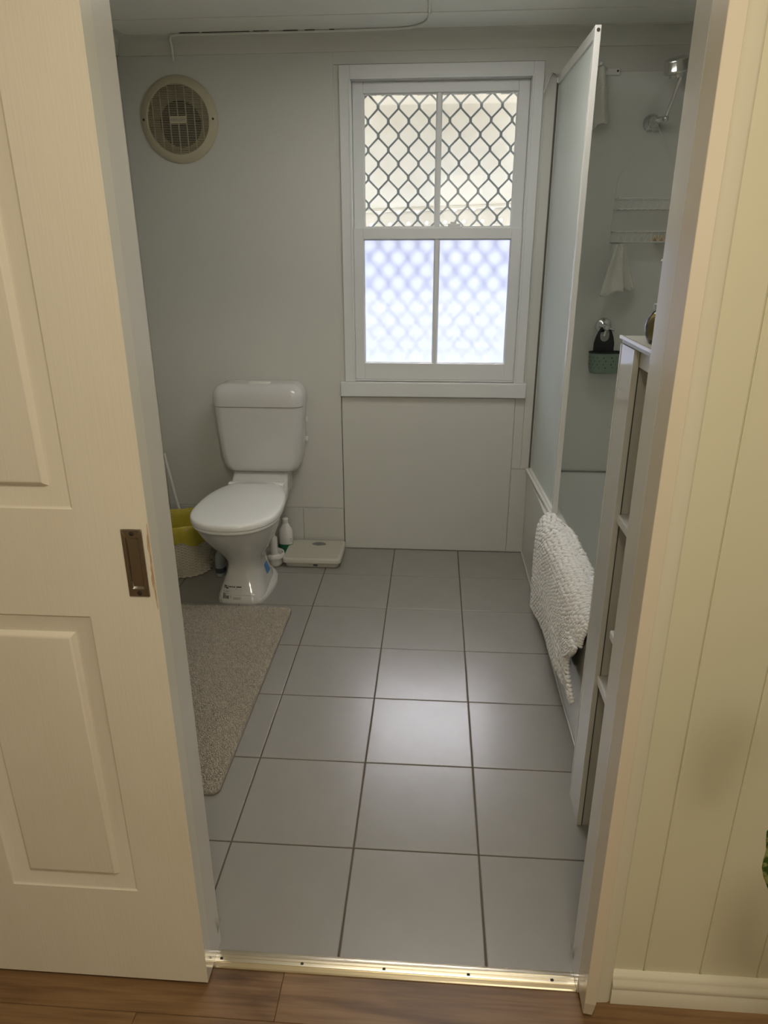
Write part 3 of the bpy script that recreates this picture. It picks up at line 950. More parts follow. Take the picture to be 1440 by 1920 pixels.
# maker's sticker on the front of the pedestal, following its surface
def pan_front(x, z):
    for a, b in zip(PAN[:-1], PAN[1:]):
        if a[0] <= z <= b[0]:
            k = (z - a[0]) / (b[0] - a[0])
            yf, hw, e, yc = (a[i] + (b[i] - a[i]) * k for i in (1, 3, 4, 5))
            u = min(0.999, abs(x - TX) / hw)
            return yc - (yc - yf) * (1 - u ** e) ** (1 / e)
    return 1.33
def on_pan(name, x0, x1, z0, z1, material, parent, lift, nx=8):
    mb = MB()
    v = []
    for i in range(nx + 1):
        x = x0 + (x1 - x0) * i / nx
        for j in range(5):
            z = z0 + (z1 - z0) * j / 4
            v.append((x, pan_front(x, z) - lift, z))
    f = [(i * 5 + j, (i + 1) * 5 + j, (i + 1) * 5 + j + 1, i * 5 + j + 1) for i in range(nx) for j in range(4)]
    mb.add(v, f)
    o = mb.obj(name, material, None, smooth=60, recalc=False)
    return rel(parent, o)
stk = on_pan('sticker', TX - 0.078, TX + 0.014, 0.010, 0.079, M['wall_tile'], toilet, 0.0012)
def ink(x0, x1, z0, z1, m='black_ink'):
    o = on_pan('printing', TX + x0, TX + x1, z0, z1, M[m], toilet, 0.0016, 2)
    o.parent = stk
    o.matrix_parent_inverse = Matrix.Identity(4)
for a, b in ((-0.073, -0.058), (-0.055, -0.050), (-0.047, -0.038), (-0.036, -0.029), (-0.027, -0.019), (-0.014, 0.009)):
    ink(a, b, 0.0700, 0.0740)
ink(-0.073, -0.050, 0.0640, 0.0680); ink(-0.019, -0.011, 0.0635, 0.0655, 'grey_ink')
ink(-0.073, -0.042, 0.0545, 0.0565, 'grey_ink'); ink(-0.073, -0.047, 0.0510, 0.0528, 'grey_ink')
xx = -0.073
while xx < -0.045:
    wd = random.choice((0.0008, 0.0012, 0.002))
    ink(xx, xx + wd, 0.0255, 0.0465)
    xx += wd + random.choice((0.0007, 0.001, 0.0014))
ink(-0.0385, -0.0355, 0.028, 0.044, 'grey_ink')
ink(-0.026, 0.010, 0.0285, 0.0315, 'grey_ink'); ink(-0.026, 0.008, 0.0240, 0.0262, 'grey_ink')

# blue and white rating sticker on the flank of the pedestal
def on_flank(name, y0, y1, z0, z1, material, parent, lift, n=8):
    v = []
    for i in range(n + 1):
        y = y0 + (y1 - y0) * i / n
        for j in range(n + 1):
            z = z0 + (z1 - z0) * j / n
            for a, b in zip(PAN[:-1], PAN[1:]):
                if a[0] <= z <= b[0]:
                    k = (z - a[0]) / (b[0] - a[0])
                    yb, hw, e, yc = (a[m] + (b[m] - a[m]) * k for m in (2, 3, 4, 5))
                    yf = a[1] + (b[1] - a[1]) * k
                    half = (yb - yc) if y > yc else (yc - yf)
                    u = min(0.999, abs(y - yc) / half)
                    v.append((TX + hw * (1 - u ** e) ** (1 / e) + lift, y, z))
                    break
    f = [(i * (n + 1) + j, (i + 1) * (n + 1) + j, (i + 1) * (n + 1) + j + 1, i * (n + 1) + j + 1) for i in range(n) for j in range(n)]
    return rel(parent, MB().add(v, f).obj(name, material, None, smooth=60, recalc=False))
on_flank('rating_sticker', 1.495, 1.560, 0.068, 0.158, M['wall_tile'], toilet, 0.0010)
bs_ = on_flank('sticker_band', 1.498, 1.557, 0.071, 0.118, M['blue'], toilet, 0.0014)
for z0, z1 in ((0.128, 0.133), (0.140, 0.146)):
    on_flank('sticker_line', 1.505, 1.550, z0, z1, M['grey_ink'], toilet, 0.0014)

# ------------------------------------------------------------------ things around the toilet
def bottle(name, label, loc, prof, mats, parts, n=24):
    """prof groups: list of (part name, material key, [(r, z)...])"""
    t = thing(name, label, 'bottle', loc)
    for pn, mk, pr in parts:
        MB().lathe(pr, n, (0, 0, 0), cap0=True, cap1=True).obj(pn, M[mk], t, smooth=40)
    return t
# toilet brush in its round holder
tb = thing('toilet_brush', 'white toilet brush standing in round holder behind the toilet', 'toilet brush', (-0.598, 1.757, 0))
MB().lathe([(0.036, 0.001), (0.041, 0.004), (0.045, 0.020), (0.047, 0.040), (0.050, 0.043), (0.052, 0.047), (0.052, 0.066), (0.049, 0.070), (0.045, 0.068), (0.043, 0.050), (0.040, 0.012), (0.002, 0.010)], 36, cap0=True).obj('holder', M['plastic'], tb, smooth=50)
MB().lathe([(0.016, 0.012), (0.0195, 0.020), (0.0195, 0.145), (0.017, 0.150), (0.010, 0.153), (0.009, 0.30), (0.011, 0.31), (0.004, 0.318)], 24, cap0=True, cap1=True).obj('handle', M['plastic'], tb, smooth=50)
MB().lathe([(0.030, 0.014), (0.034, 0.030), (0.030, 0.052), (0.016, 0.060)], 20, cap0=True, cap1=True).obj('brush_head', M['plastic'], tb)
# white spray bottle with a green base near the wall
gb = thing('cleaner_bottle', 'white cleaner bottle with green lower label beside the bathroom scale', 'bottle', (-0.566, 1.905, 0))
def oval(rx, ry, z): return superellipse(0, 0, rx, ry, 2.4, 24, z)
MB().loft([oval(0.034, 0.024, 0.001), oval(0.036, 0.026, 0.006), oval(0.036, 0.026, 0.062), oval(0.0365, 0.0265, 0.064), oval(0.0365, 0.0265, 0.115), oval(0.034, 0.024, 0.135), oval(0.022, 0.018, 0.155), oval(0.014, 0.014, 0.170)]).obj('bottle_body', M['plastic'], gb, smooth=50)
MB().loft([oval(0.0368, 0.0268, 0.008), oval(0.0370, 0.0270, 0.012), oval(0.0370, 0.0270, 0.052), oval(0.0366, 0.0266, 0.056)], False, False).obj('label_band', M['green'], gb)
MB().lathe([(0.0155, 0.168), (0.0165, 0.172), (0.0165, 0.192), (0.012, 0.196)], 20, cap0=True, cap1=True).obj('cap', M['plastic'], gb)
for z0 in (0.070, 0.078, 0.086):
    MB().loft([[(x, y, z) for x, y, z in oval(0.0369, 0.0269, z0)][13:23] + [(x, y, z) for x, y, z in oval(0.0369, 0.0269, z0 + 0.003)][13:23][::-1]], True, False).obj('label_line', M['grey_ink'], gb, smooth=0)
def ov2(rx, ry, z, dx=0): return superellipse(dx, 0, rx, ry, 2.6, 24, z)
# grey bottle on the other side of the pedestal
kb = thing('grey_bottle', 'slim grey bottle with dark label between the bin and toilet', 'bottle', (-0.832, 1.615, 0.0))
MB().loft([ov2(0.019, 0.027, 0.001), ov2(0.022, 0.030, 0.006), ov2(0.022, 0.030, 0.100), ov2(0.018, 0.024, 0.116), ov2(0.010, 0.010, 0.126), ov2(0.010, 0.010, 0.134)]).obj('bottle_body', M['grey_plastic'], kb, smooth=50)
MB().loft([ov2(0.0226, 0.0306, 0.022), ov2(0.0228, 0.0308, 0.024), ov2(0.0228, 0.0308, 0.046), ov2(0.0226, 0.0306, 0.048)], False, False).obj('label_band', M['dark_label'], kb)
MB().lathe([(0.0125, 0.132), (0.013, 0.135), (0.012, 0.158), (0.009, 0.160)], 18, cap0=True, cap1=True).obj('cap', M['charcoal'], kb)

# bathroom scale
scl = thing('bathroom_scale', 'cream mechanical bathroom scale on the floor by the wall tiles', 'scale', (-0.405, 1.84, 0))
def sc_ring(cx, cy, a, b, r, z): return [(px, py, z) for px, py in rrect(cx, cy, a, b, r, 5)]
rel(scl, MB().loft([sc_ring(-0.405, 1.842, 0.130, 0.110, 0.02, 0.001), sc_ring(-0.405, 1.842, 0.134, 0.114, 0.02, 0.006), sc_ring(-0.405, 1.842, 0.136, 0.116, 0.02, 0.026)]).obj('base', M['scale_white'], smooth=40))
rel(scl, MB().loft([sc_ring(-0.404, 1.840, 0.144, 0.122, 0.022, 0.0262), sc_ring(-0.404, 1.840, 0.147, 0.125, 0.022, 0.029), sc_ring(-0.404, 1.840, 0.147, 0.125, 0.022, 0.046), sc_ring(-0.404, 1.840, 0.144, 0.122, 0.022, 0.0505), sc_ring(-0.404, 1.840, 0.139, 0.117, 0.020, 0.052)]).obj('platform', M['scale_white'], smooth=40))
rel(scl, MB().loft([sc_ring(-0.404, 1.838, 0.135, 0.112, 0.018, 0.0515), sc_ring(-0.404, 1.838, 0.134, 0.111, 0.018, 0.0535)]).obj('foot_mat', M['scale_cream'], smooth=40))
dl = MB()
dpts = [(0.037 * math.cos(PI * k / 16), 0.028 * math.sin(PI * k / 16)) for k in range(17)]
dpts += [(-0.037 + 0.074 * k / 8, -0.014 * math.sin(PI * k / 8)) for k in range(1, 8)]
dl.prism([(-0.392 + a, 1.898 + b) for a, b in dpts], 'z', 0.052, 0.0545)
rel(scl, dl.obj('dial_window', M['scale_dial'], smooth=30))
rel(scl, box('zero_knob', -0.395, -0.373, 1.7235, 1.7305, 0.011, 0.019, M['dark_label'], None, 0.002))

# wicker bin with a yellow liner
bx, by = -1.030, 1.688
wbin = thing('wicker_bin', 'round white wicker bin with yellow liner beside the toilet', 'waste bin', (bx, by, 0))
def rbin(z): return 0.122 + 0.012 * z / 0.27
weave = MB()
NST = 26
for i in range(34):
    z = 0.010 + i * 0.0072
    pts = []
    for k in range(NST * 2):
        a = 2 * PI * k / (NST * 2)
        off = 0.0026 * (1 if (k // 1) % 2 == 0 else -1) * (1 if i % 2 == 0 else -1)
        r = rbin(z) + off
        pts.append((r * math.cos(a), r * math.sin(a), z))
    weave.tube(pts, 0.0032, 5, closed=True)
wv = weave.obj('weave', M['wicker'], wbin, smooth=60)
wv['kind'] = 'stuff'
for k in range(NST):
    a = 2 * PI * (2 * k + 0.5) / (NST * 2)
    MB().tube([(rbin(0.004) * math.cos(a), rbin(0.004) * math.sin(a), 0.004), (rbin(0.25) * math.cos(a), rbin(0.25) * math.sin(a), 0.252)], 0.0028, 6).obj('stake', M['wicker'], wbin)
MB().lathe([(0.01, 0.002), (0.118, 0.002), (0.118, 0.008), (0.01, 0.008)], 40, cap0=True, cap1=True).obj('base', M['wicker'], wbin)
rimp = []
for k in range(80):
    a = 2 * PI * k / 80
    r = rbin(0) + 0.003 * math.sin(a * 26)
    rimp.append((r * math.cos(a), r * math.sin(a), 0.006 + 0.002 * math.cos(a * 26)))
MB().tube(rimp, 0.0045, 6, closed=True).obj('foot_braid', M['wicker'], wbin)
rimp = [((rbin(.26) + 0.001) * math.cos(2 * PI * k / 60), (rbin(.26) + 0.001) * math.sin(2 * PI * k / 60), 0.256) for k in range(60)]
MB().tube(rimp, 0.0055, 6, closed=True).obj('rim', M['wicker'], wbin)
ln = MB()
n = 90
rings = []
ph = [random.random() * 6.28 for _ in range(6)]
def crumple(a, j):
    return 0.0022 * math.sin(9 * a + ph[0] + j) + 0.0017 * math.sin(17 * a + ph[1] - 1.7 * j) + 0.0012 * math.sin(31 * a + ph[2] + 2 * j)
prof_l = [(0.020, 0.03), (0.085, 0.04), (0.110, 0.09), (0.118, 0.16), (0.124, 0.23), (0.128, 0.262), (0.134, 0.270), (0.1415, 0.264), (0.1435, 0.24), (0.1435, 0.20), (0.1425, 0.178)]
for j, (r, z) in enumerate(prof_l):
    ring = []
    for k in range(n):
        a = 2 * PI * k / n
        d = crumple(a, j * 0.4)
        zz = z
        if j >= 9: zz += 0.010 * math.sin(4 * a + 1.0) + 0.006 * math.sin(9 * a + ph[3])
        if j in (5, 6, 7): zz += 0.003 * math.sin(7 * a + ph[4])
        ring.append(((r + d) * math.cos(a), (r + d) * math.sin(a), zz))
    rings.append(ring)
ln.loft(rings, True, False)
ln.obj('liner_bag', M['liner'], wbin, smooth=70)

# thin white handle leaning in the corner behind the bin
tag(MB().tube([(-1.088, 1.930, 0.004), (-1.138, 1.932, 0.25), (-1.160, 1.940, 0.372), (-1.1875, 1.955, 0.520)], 0.0075, 10).obj('squeegee_handle', M['plastic']), 'thin white stick leaning in the corner behind the bin', 'stick')

# ------------------------------------------------------------------ rug
rug = thing('bath_rug', 'taupe deep pile rug lying on grey tiles before the toilet', 'rug', (-0.675, 0.722, 0))
rx0, rx1, ry0, ry1 = -0.935, -0.416, 0.160, 1.284
rel(rug, MB().loft([[(px, py, z) for px, py in rrect((rx0 + rx1) / 2, (ry0 + ry1) / 2, (rx1 - rx0) / 2 - i, (ry1 - ry0) / 2 - i, 0.025, 6)] for z, i in ((0.0006, 0.0), (0.007, 0.0), (0.0085, 0.002))]).obj('rug_backing', M['rug_base']))
pile = MB()
nx_, ny_ = 104, 224
for i in range(nx_):
    for j in range(ny_):
        x = rx0 + 0.004 + (rx1 - rx0 - 0.008) * (i + 0.5 + random.uniform(-.45, .45)) / nx_
        y = ry0 + 0.004 + (ry1 - ry0 - 0.008) * (j + 0.5 + random.uniform(-.45, .45)) / ny_
        # rounded corners
        qx = max(0, abs(x - (rx0 + rx1) / 2) - ((rx1 - rx0) / 2 - 0.025)); qy = max(0, abs(y - (ry0 + ry1) / 2) - ((ry1 - ry0) / 2 - 0.025))
        if qx * qx + qy * qy > 0.022 ** 2: continue
        h = 0.0075 + random.uniform(0, 0.004)
        w = 0.0034
        a = random.uniform(0, 6.28)
        lx, ly = random.uniform(-.003, .003), random.uniform(-.003, .003)
        vs = [(x + w * math.cos(a + k * 2.0944), y + w * math.sin(a + k * 2.0944), 0.0075) for k in range(3)]
        t3 = [(x + lx + w * 0.65 * math.cos(a + 0.5 + k * 2.0944), y + ly + w * 0.65 * math.sin(a + 0.5 + k * 2.0944), 0.0075 + h) for k in range(3)]
        pile.add(vs + t3, [(3, 4, 5), (0, 1, 4, 3), (1, 2, 5, 4), (2, 0, 3, 5)])
po = pile.obj('pile', M['rug'], None, smooth=0, recalc=False)
po['kind'] = 'stuff'
rel(rug, po)

# ------------------------------------------------------------------ bath with its tiled front, nib wall and shelves
HX = 0.667
NY0, NY1 = 0.122, 0.236
bath = thing('bathtub', 'white built-in bathtub with glossy panelled front along the right', 'bathtub', (1.04, 1.11, 0))
rel(bath, box('front_panel', HX, HX + 0.03, NY1, YW - 0.010, 0.0005, 0.4440, M['gloss_tile'], None, 0.001))
rel(bath, box('floor_bead', HX - 0.006, HX + 0.001, NY1, YW - 0.010, 0.0003, 0.010, M['wall_tile'], None, 0.003))
tub = MB()
def tring(cx, cy, a, b, r, z): return [(px, py, z) for px, py in rrect(cx, cy, a, b, r, 8)]
tcx, tcy = (HX + 0.004 + XR) / 2, (NY1 + YW - 0.010) / 2
ta, tb_ = (XR - HX - 0.004) / 2 - 0.008, (YW - 0.010 - NY1) / 2 - 0.001
tub.loft([tring(tcx, tcy, ta, tb_, 0.004, 0.4442), tring(tcx, tcy, ta, tb_, 0.004, 0.4505), tring(tcx, tcy, ta - 0.004, tb_ - 0.003, 0.006, 0.4545),
          tring(tcx, tcy, ta - 0.052, tb_ - 0.035, 0.09, 0.4545), tring(tcx, tcy, ta - 0.062, tb_ - 0.048, 0.10, 0.449), tring(tcx, tcy, ta - 0.070, tb_ - 0.062, 0.11, 0.43),
          tring(tcx, tcy, ta - 0.085, tb_ - 0.10, 0.13, 0.28), tring(tcx, tcy, ta - 0.105, tb_ - 0.17, 0.14, 0.13), tring(tcx, tcy, ta - 0.15, tb_ - 0.24, 0.13, 0.085), tring(tcx, tcy, ta - 0.25, tb_ - 0.42, 0.08, 0.075)], cap0=False)
rel(bath, tub.obj('tub', M['acrylic'], smooth=50))
rel(bath, box('wall_bead', 0.70, XR, YW - 0.014, YW - 0.004, 0.4545, 0.464, M['wall_tile'], None, 0.003))

nib = struct(box('wall_nib', 0.618, XR, NY0, NY1, 0.0, 1.298, M['wall'], bevel=0.001))
for z0, z1 in ((0.0, 0.60), (0.60, 1.20), (1.20, 1.298)):
    box('tile', 0.611, 0.618, NY0 + 0.010, NY1, z0 + 0.0002, z1 - 0.0002, M['gloss_tile'], nib, 0.0003)
box('corner_trim', 0.6095, 0.6225, NY0 - 0.002, NY0 + 0.0085, 0.0, 1.298, M['white_gloss'], nib, 0.001)
box('corner_trim', 0.6095, 0.613, NY1 - 0.004, NY1 + 0.003, 0.0, 1.298, M['white_gloss'], nib, 0.001)
box('dark_joint', 0.6222, 0.6250, NY0 - 0.0008, NY0 + 0.001, 0.0, 1.298, M['dark_gap'], nib)

shelf = thing('shelving_unit', 'white built-in shelving between the nib wall and doorway', 'shelves', (0.9, -0.08, 0.0))
rel(shelf, box('top_panel', 0.613, XR - 0.001, YF + 0.001, NY1 + 0.004, 1.2985, 1.3145, M['sheet'], None, 0.001))
rel(shelf, box('top_edging', 0.6055, 0.613, YF + 0.001, NY1 + 0.004, 1.3085, 1.3165, M['white_gloss'], None, 0.0012))
rel(shelf, box('shelf', 0.6215, XR - 0.001, YF + 0.001, NY0 - 0.0015, 0.9075, 0.9255, M['sheet'], None, 0.001))
rel(shelf, box('shelf_edging', 0.6155, 0.6215, YF + 0.001, NY0 - 0.0025, 0.9065, 0.9265, M['white_gloss'], None, 0.001))
rel(shelf, box('shelf', 0.6215, XR - 0.001, YF + 0.001, NY0 - 0.0015, 0.4700, 0.4880, M['sheet'], None, 0.001))
rel(shelf, box('shelf_edging', 0.6155, 0.6215, YF + 0.001, NY0 - 0.0025, 0.4690, 0.4890, M['white_gloss'], None, 0.001))
rel(shelf, box('fascia', 0.6225, 0.631, YF + 0.001, NY0 - 0.0025, 1.262, 1.2985, M['sheet'], None, 0.001))
# small white tray on the lower shelf whose corner shows
tr = thing('plastic_tray', 'white plastic tray raised over the lower shelf beside the doorway', 'tray', (0.72, -0.11, 0.4885))
rel(tr, box('leg', 0.640, 0.652, -0.268, -0.256, 0.4882, 0.640, M['plastic'], None, 0.001))
rel(tr, box('leg', 0.800, 0.812, -0.268, -0.256, 0.4882, 0.640, M['plastic'], None, 0.001))
rel(tr, box('leg', 0.800, 0.812, 0.020, 0.032, 0.4882, 0.640, M['plastic'], None, 0.001))
rel(tr, box('leg', 0.668, 0.680, 0.020, 0.032, 0.4882, 0.640, M['plastic'], None, 0.001))
rel(tr, box('tray_top', 0.612, 0.830, -0.275, 0.050, 0.640, 0.662, M['plastic'], None, 0.004))
# blue folded towel on the upper shelf
tw = MB()
for k in range(3):
    tw.loft([[(px, py, z) for px, py in rrect(0.765, 0.000, 0.120 - d - 0.003 * k, 0.105 - d, 0.02, 4)] for z, d in ((0.9258 + 0.022 * k, 0.006), (0.9285 + 0.022 * k, 0.0), (0.944 + 0.022 * k, 0.0), (0.9477 + 0.022 * k, 0.006))])
tag(tw.obj('folded_towel', M['towel_blue'], smooth=50), 'dark blue folded towel lying on the upper shelf', 'towel')
# jar and pump bottle on the top panel
jar = thing('glass_jar', 'round glass jar with amber filling on the shelving top', 'jar', (0.6615, 0.106, 1.3147))
MB().lathe([(0.022, 0.0), (0.032, 0.003), (0.0385, 0.018), (0.040, 0.034), (0.037, 0.050), (0.030, 0.062), (0.024, 0.067), (0.024, 0.073)], 32, cap0=True).obj('jar_body', M['jar_glass'], jar, smooth=60)
MB().lathe([(0.018, 0.003), (0.030, 0.008), (0.0345, 0.022), (0.0345, 0.040), (0.028, 0.052), (0.010, 0.054)], 28, cap0=True, cap1=True).obj('jar_filling', M['amber'], jar, smooth=60)
MB().lathe([(0.0268, 0.068), (0.0268, 0.078), (0.022, 0.080), (0.002, 0.081)], 28, cap0=True, cap1=True).obj('jar_lid', M['grey_plastic'], jar)
pb = thing('pump_bottle', 'white pump bottle standing behind the amber jar', 'bottle', (0.698, 0.175, 1.3147))
MB().lathe([(0.026, 0.0), (0.029, 0.003), (0.029, 0.105), (0.024, 0.118), (0.013, 0.125), (0.013, 0.132)], 28, cap0=True, cap1=True).obj('bottle_body', M['plastic'], pb, smooth=50)
MB().lathe([(0.014, 0.130), (0.0145, 0.146), (0.006, 0.150), (0.005, 0.165)], 20, cap0=True, cap1=True).obj('collar', M['plastic'], pb)
MB().tube([(0.006, -0.003, 0.168), (-0.012, 0.002, 0.1685), (-0.030, 0.006, 0.166), (-0.036, 0.007, 0.158)], [0.0085, 0.008, 0.006, 0.005], 12).obj('pump_head', M['plastic'], pb)

# ------------------------------------------------------------------ unseen fill panel added to brighten the bathroom (above the frame)
def emit_mat(name, color, strength):
    m = bpy.data.materials.new(name)
    m.use_nodes = True
    b = m.node_tree.nodes['Principled BSDF']
    b.inputs['Base Color'].default_value = (*color, 1)
    b.inputs['Emission Color'].default_value = (*color, 1)
    b.inputs['Emission Strength'].default_value = strength
    return m
M['lamp_glass'] = emit_mat('lit_opal_panel', (1.0, 0.97, 0.90), 5.6)
fill_root = thing('ceiling_lamp', 'flat white panel lamp on the bathroom ceiling', 'lamp', (0.25, 0.95, ZC))
box('lamp_frame', -0.47, 0.47, -0.32, 0.32, -0.018, -0.0005, M['plastic'], fill_root, 0.004)
box('diffuser', -0.45, 0.45, -0.30, 0.30, -0.021, -0.0182, M['lamp_glass'], fill_root, 0.001)

# ------------------------------------------------------------------ shower screen over the bath
SN = Vector((0.704, 1.352)); SF = Vector((0.679, YW - 0.006))
dv = (SF - SN); SLN = dv.length; dv.normalize()
nv = Vector((-dv.y, dv.x))
scr = thing('shower_screen', 'white framed obscure glass shower screen standing on bath edge', 'shower screen', (0.69, 1.67, 0.456))
def SP(s, d, z):
    p = SN + dv * s + nv * d
    return (p.x, p.y, z)
def sbox(name, s0, s1, d0, d1, z0, z1, m, bev=0.0012, z0b=None, z1b=None):
    mb = MB()
    z0b = z0 if z0b is None else z0b; z1b = z1 if z1b is None else z1b
    mb.loft([[SP(s0, d0, z0), SP(s0, d1, z0), SP(s0, d1, z1), SP(s0, d0, z1)], [SP(s1, d0, z0b), SP(s1, d1, z0b), SP(s1, d1, z1b), SP(s1, d0, z1b)]])
    return rel(scr, mb.obj(name, m, None, bevel=bev))
ST, SB = 2.190, 0.4562
sbox('stile', 0.0, 0.022, -0.010, 0.010, SB, ST, M['white_gloss'])
sbox('wall_channel', SLN - 0.020, SLN, -0.010, 0.010, SB, ST - 0.030, M['white_gloss'])
sbox('top_rail', 0.022, SLN - 0.0, -0.008, 0.008, ST - 0.034, ST, M['white_gloss'], 0.001, ST - 0.055, ST - 0.021)
sbox('bottom_rail', 0.022, SLN - 0.02, -0.012, 0.012, SB, SB + 0.016, M['white_gloss'])
sbox('drip_rail', 0.0, SLN - 0.005, 0.012, 0.024, SB - 0.0005, SB + 0.008, M['white_gloss'])
sbox('seal', SLN - 0.024, SLN - 0.019, 0.004, 0.0115, SB, ST - 0.05, M['dark_gap'], 0.0005)
gq = MB().add([SP(0.018, 0, SB + 0.010), SP(SLN - 0.015, 0, SB + 0.010), SP(SLN - 0.015, 0, ST - 0.04), SP(0.018, 0, ST - 0.02)], [(0, 1, 2, 3)])
rel(scr, gq.obj('glass_panel', M['screen_glass'], None, smooth=0, recalc=False))
# loose end of the seal at the wall and the corner screw
fl = MB()
fp = [(SLN - 0.010, 0.012, ST - 0.020), (SLN - 0.012, 0.030, ST - 0.012), (SLN - 0.020, 0.046, ST - 0.030), (SLN - 0.024, 0.056, ST - 0.060), (SLN - 0.024, 0.066, ST - 0.090)]
fv = []
for s, d, z in fp:
    fv += [SP(s - 0.014, d, z), SP(s + 0.006, d, z + 0.004)]
fl.add(fv, [(2 * i, 2 * i + 1, 2 * i + 3, 2 * i + 2) for i in range(4)])
fo = fl.obj('loose_seal', M['plastic'])
sd = fo.modifiers.new('thickness', 'SOLIDIFY'); sd.thickness = 0.0025
rel(scr, fo)
q = SP(0.0, 0, ST - 0.014)
rel(scr, MB().lathe([(0.0055, 0.0), (0.0055, -0.002), (0.001, -0.0025)], 14, q, axis='y', cap1=True).obj('screw', M['screw']))

# ------------------------------------------------------------------ draped chenille bath mat
bm_ = thing('bath_mat', 'white chenille bobble bath mat draped over the bath edge', 'bath mat', (0.69, 0.86, 0.456))
def lerp(a, b, t): return a + (b - a) * t
def mat_point(s, t):
    """s 0..1 from inside the tub, over the ledge, down to the floor side; t 0 far .. 1 near"""
    inner = lerp(0.055, 0.0, max(0, 1 - t / 0.22) ** 1.5)          # how far it reaches over the ledge at the far end
    zb = lerp(0.050, 0.190, t ** 1.1)
    prof = [(0.700 + inner * 0.85 + 0.002, 0.4595 - 0.030 * min(1, inner / 0.05)), (0.700 + inner * 0.8, 0.466), (0.690 + inner * 0.25, 0.473), (0.668, 0.4735), (0.650, 0.462), (0.6375, 0.430), (0.632, 0.36), (0.633, 0.25), (0.640, zb)]
    # arclength parameter
    L = [0.0]
    for a, b in zip(prof[:-1], prof[1:]):
        L.append(L[-1] + math.hypot(b[0] - a[0], b[1] - a[1]))
    u = s * L[-1]
    for i in range(len(L) - 1):
        if u <= L[i + 1] + 1e-9:
            k = (u - L[i]) / max(1e-6, L[i + 1] - L[i])
            x, z = lerp(prof[i][0], prof[i + 1][0], k), lerp(prof[i][1], prof[i + 1][1], k)
            break
    yn = 0.405
    if z < 0.44:
        yn = 0.405 + 0.095 * math.exp(-((z - 0.285) / 0.065) ** 2) + 0.02 * max(0, (0.44 - z))
    y = lerp(1.300, yn, t)
    wav = 0.010 * math.sin(t * 9.0 + s * 2) * max(0, s - 0.35) + 0.012 * max(0, t - 0.85) / 0.15 * (s > 0.5)
    return Vector((x - wav * (s > 0.45), y, z))
def mat_frame(s, t):
    p = mat_point(s, t)
    ds = mat_point(min(1, s + 0.02), t) - mat_point(max(0, s - 0.02), t)
    dt = mat_point(s, min(1, t + 0.02)) - mat_point(s, max(0, t - 0.02))
    ds.normalize(); dt.normalize()
    nn = dt.cross(ds)
    nn.normalize()
    if nn.x > 0.2 or (abs(nn.x) <= 0.2 and nn.z < 0): nn = -nn
    return p, ds, dt, nn
back = MB()
ns, nt_ = 28, 40
bv = []
for i in range(ns + 1):
    for j in range(nt_ + 1):
        bv.append(tuple(mat_point(i / ns, j / nt_)))
bf = [(i * (nt_ + 1) + j, i * (nt_ + 1) + j + 1, (i + 1) * (nt_ + 1) + j + 1, (i + 1) * (nt_ + 1) + j) for i in range(ns) for j in range(nt_)]
back.add(bv, bf)
bo = back.obj('rubber_backing', M['backing'], smooth=60)
sd = bo.modifiers.new('thickness', 'SOLIDIFY'); sd.thickness = 0.003; sd.offset = 0
rel(bm_, bo)
tuft = MB()
NR, NC = 58, 26
oct_v = []
for i in range(1, 4):
    th = PI * i / 4
    for k in range(6):
        oct_v.append((math.sin(th) * math.cos(2 * PI * k / 6), math.sin(th) * math.sin(2 * PI * k / 6), math.cos(th)))
oct_v += [(0, 0, 1), (0, 0, -1)]
oct_f = []
for i in range(2):
    for k in range(6):
        oct_f.append((i * 6 + k, i * 6 + (k + 1) % 6, (i + 1) * 6 + (k + 1) % 6, (i + 1) * 6 + k))
for k in range(6):
    oct_f.append((18, (k + 1) % 6, k)); oct_f.append((19, 12 + k, 12 + (k + 1) % 6))
for i in range(NR):
    for j in range(NC):
        t = (i + 0.5 + random.uniform(-.12, .12)) / NR
        s = (j + 0.5 + (0.35 if i % 2 else -0.1) * 0.6 + random.uniform(-.15, .15)) / NC
        s = min(0.995, max(0.005, s))
        p, ds, dt, nn = mat_frame(s, min(1, t))
        p = p + nn * (0.0045 + random.uniform(-.001, .0015))
        # bobbles are long across the ledge direction with a slight lean
        ax = (ds + dt * random.uniform(-0.30, 0.05)).normalized()
        ay_ = nn.cross(ax).normalized()
        la, lb, lc = 0.0130 * random.uniform(0.85, 1.15), 0.0066 * random.uniform(0.9, 1.12), 0.0085
        tuft.add([tuple(p + ax * (a * la) + ay_ * (b * lb) + nn * (c * lc)) for a, b, c in oct_v], oct_f)
for e in range(46):   # rounded hem bobbles along the near edge
    s = (e + 0.5) / 46
    p, ds, dt, nn = mat_frame(s, 1.0)
    p = p + dt * 0.003
    tuft.add([tuple(p + ds * (a * 0.0068) + dt * (b * 0.008) + nn * (c * 0.008)) for a, b, c in oct_v], oct_f)
to = tuft.obj('bobbles', M['chenille'], smooth=80, recalc=False)
to['kind'] = 'stuff'
rel(bm_, to)

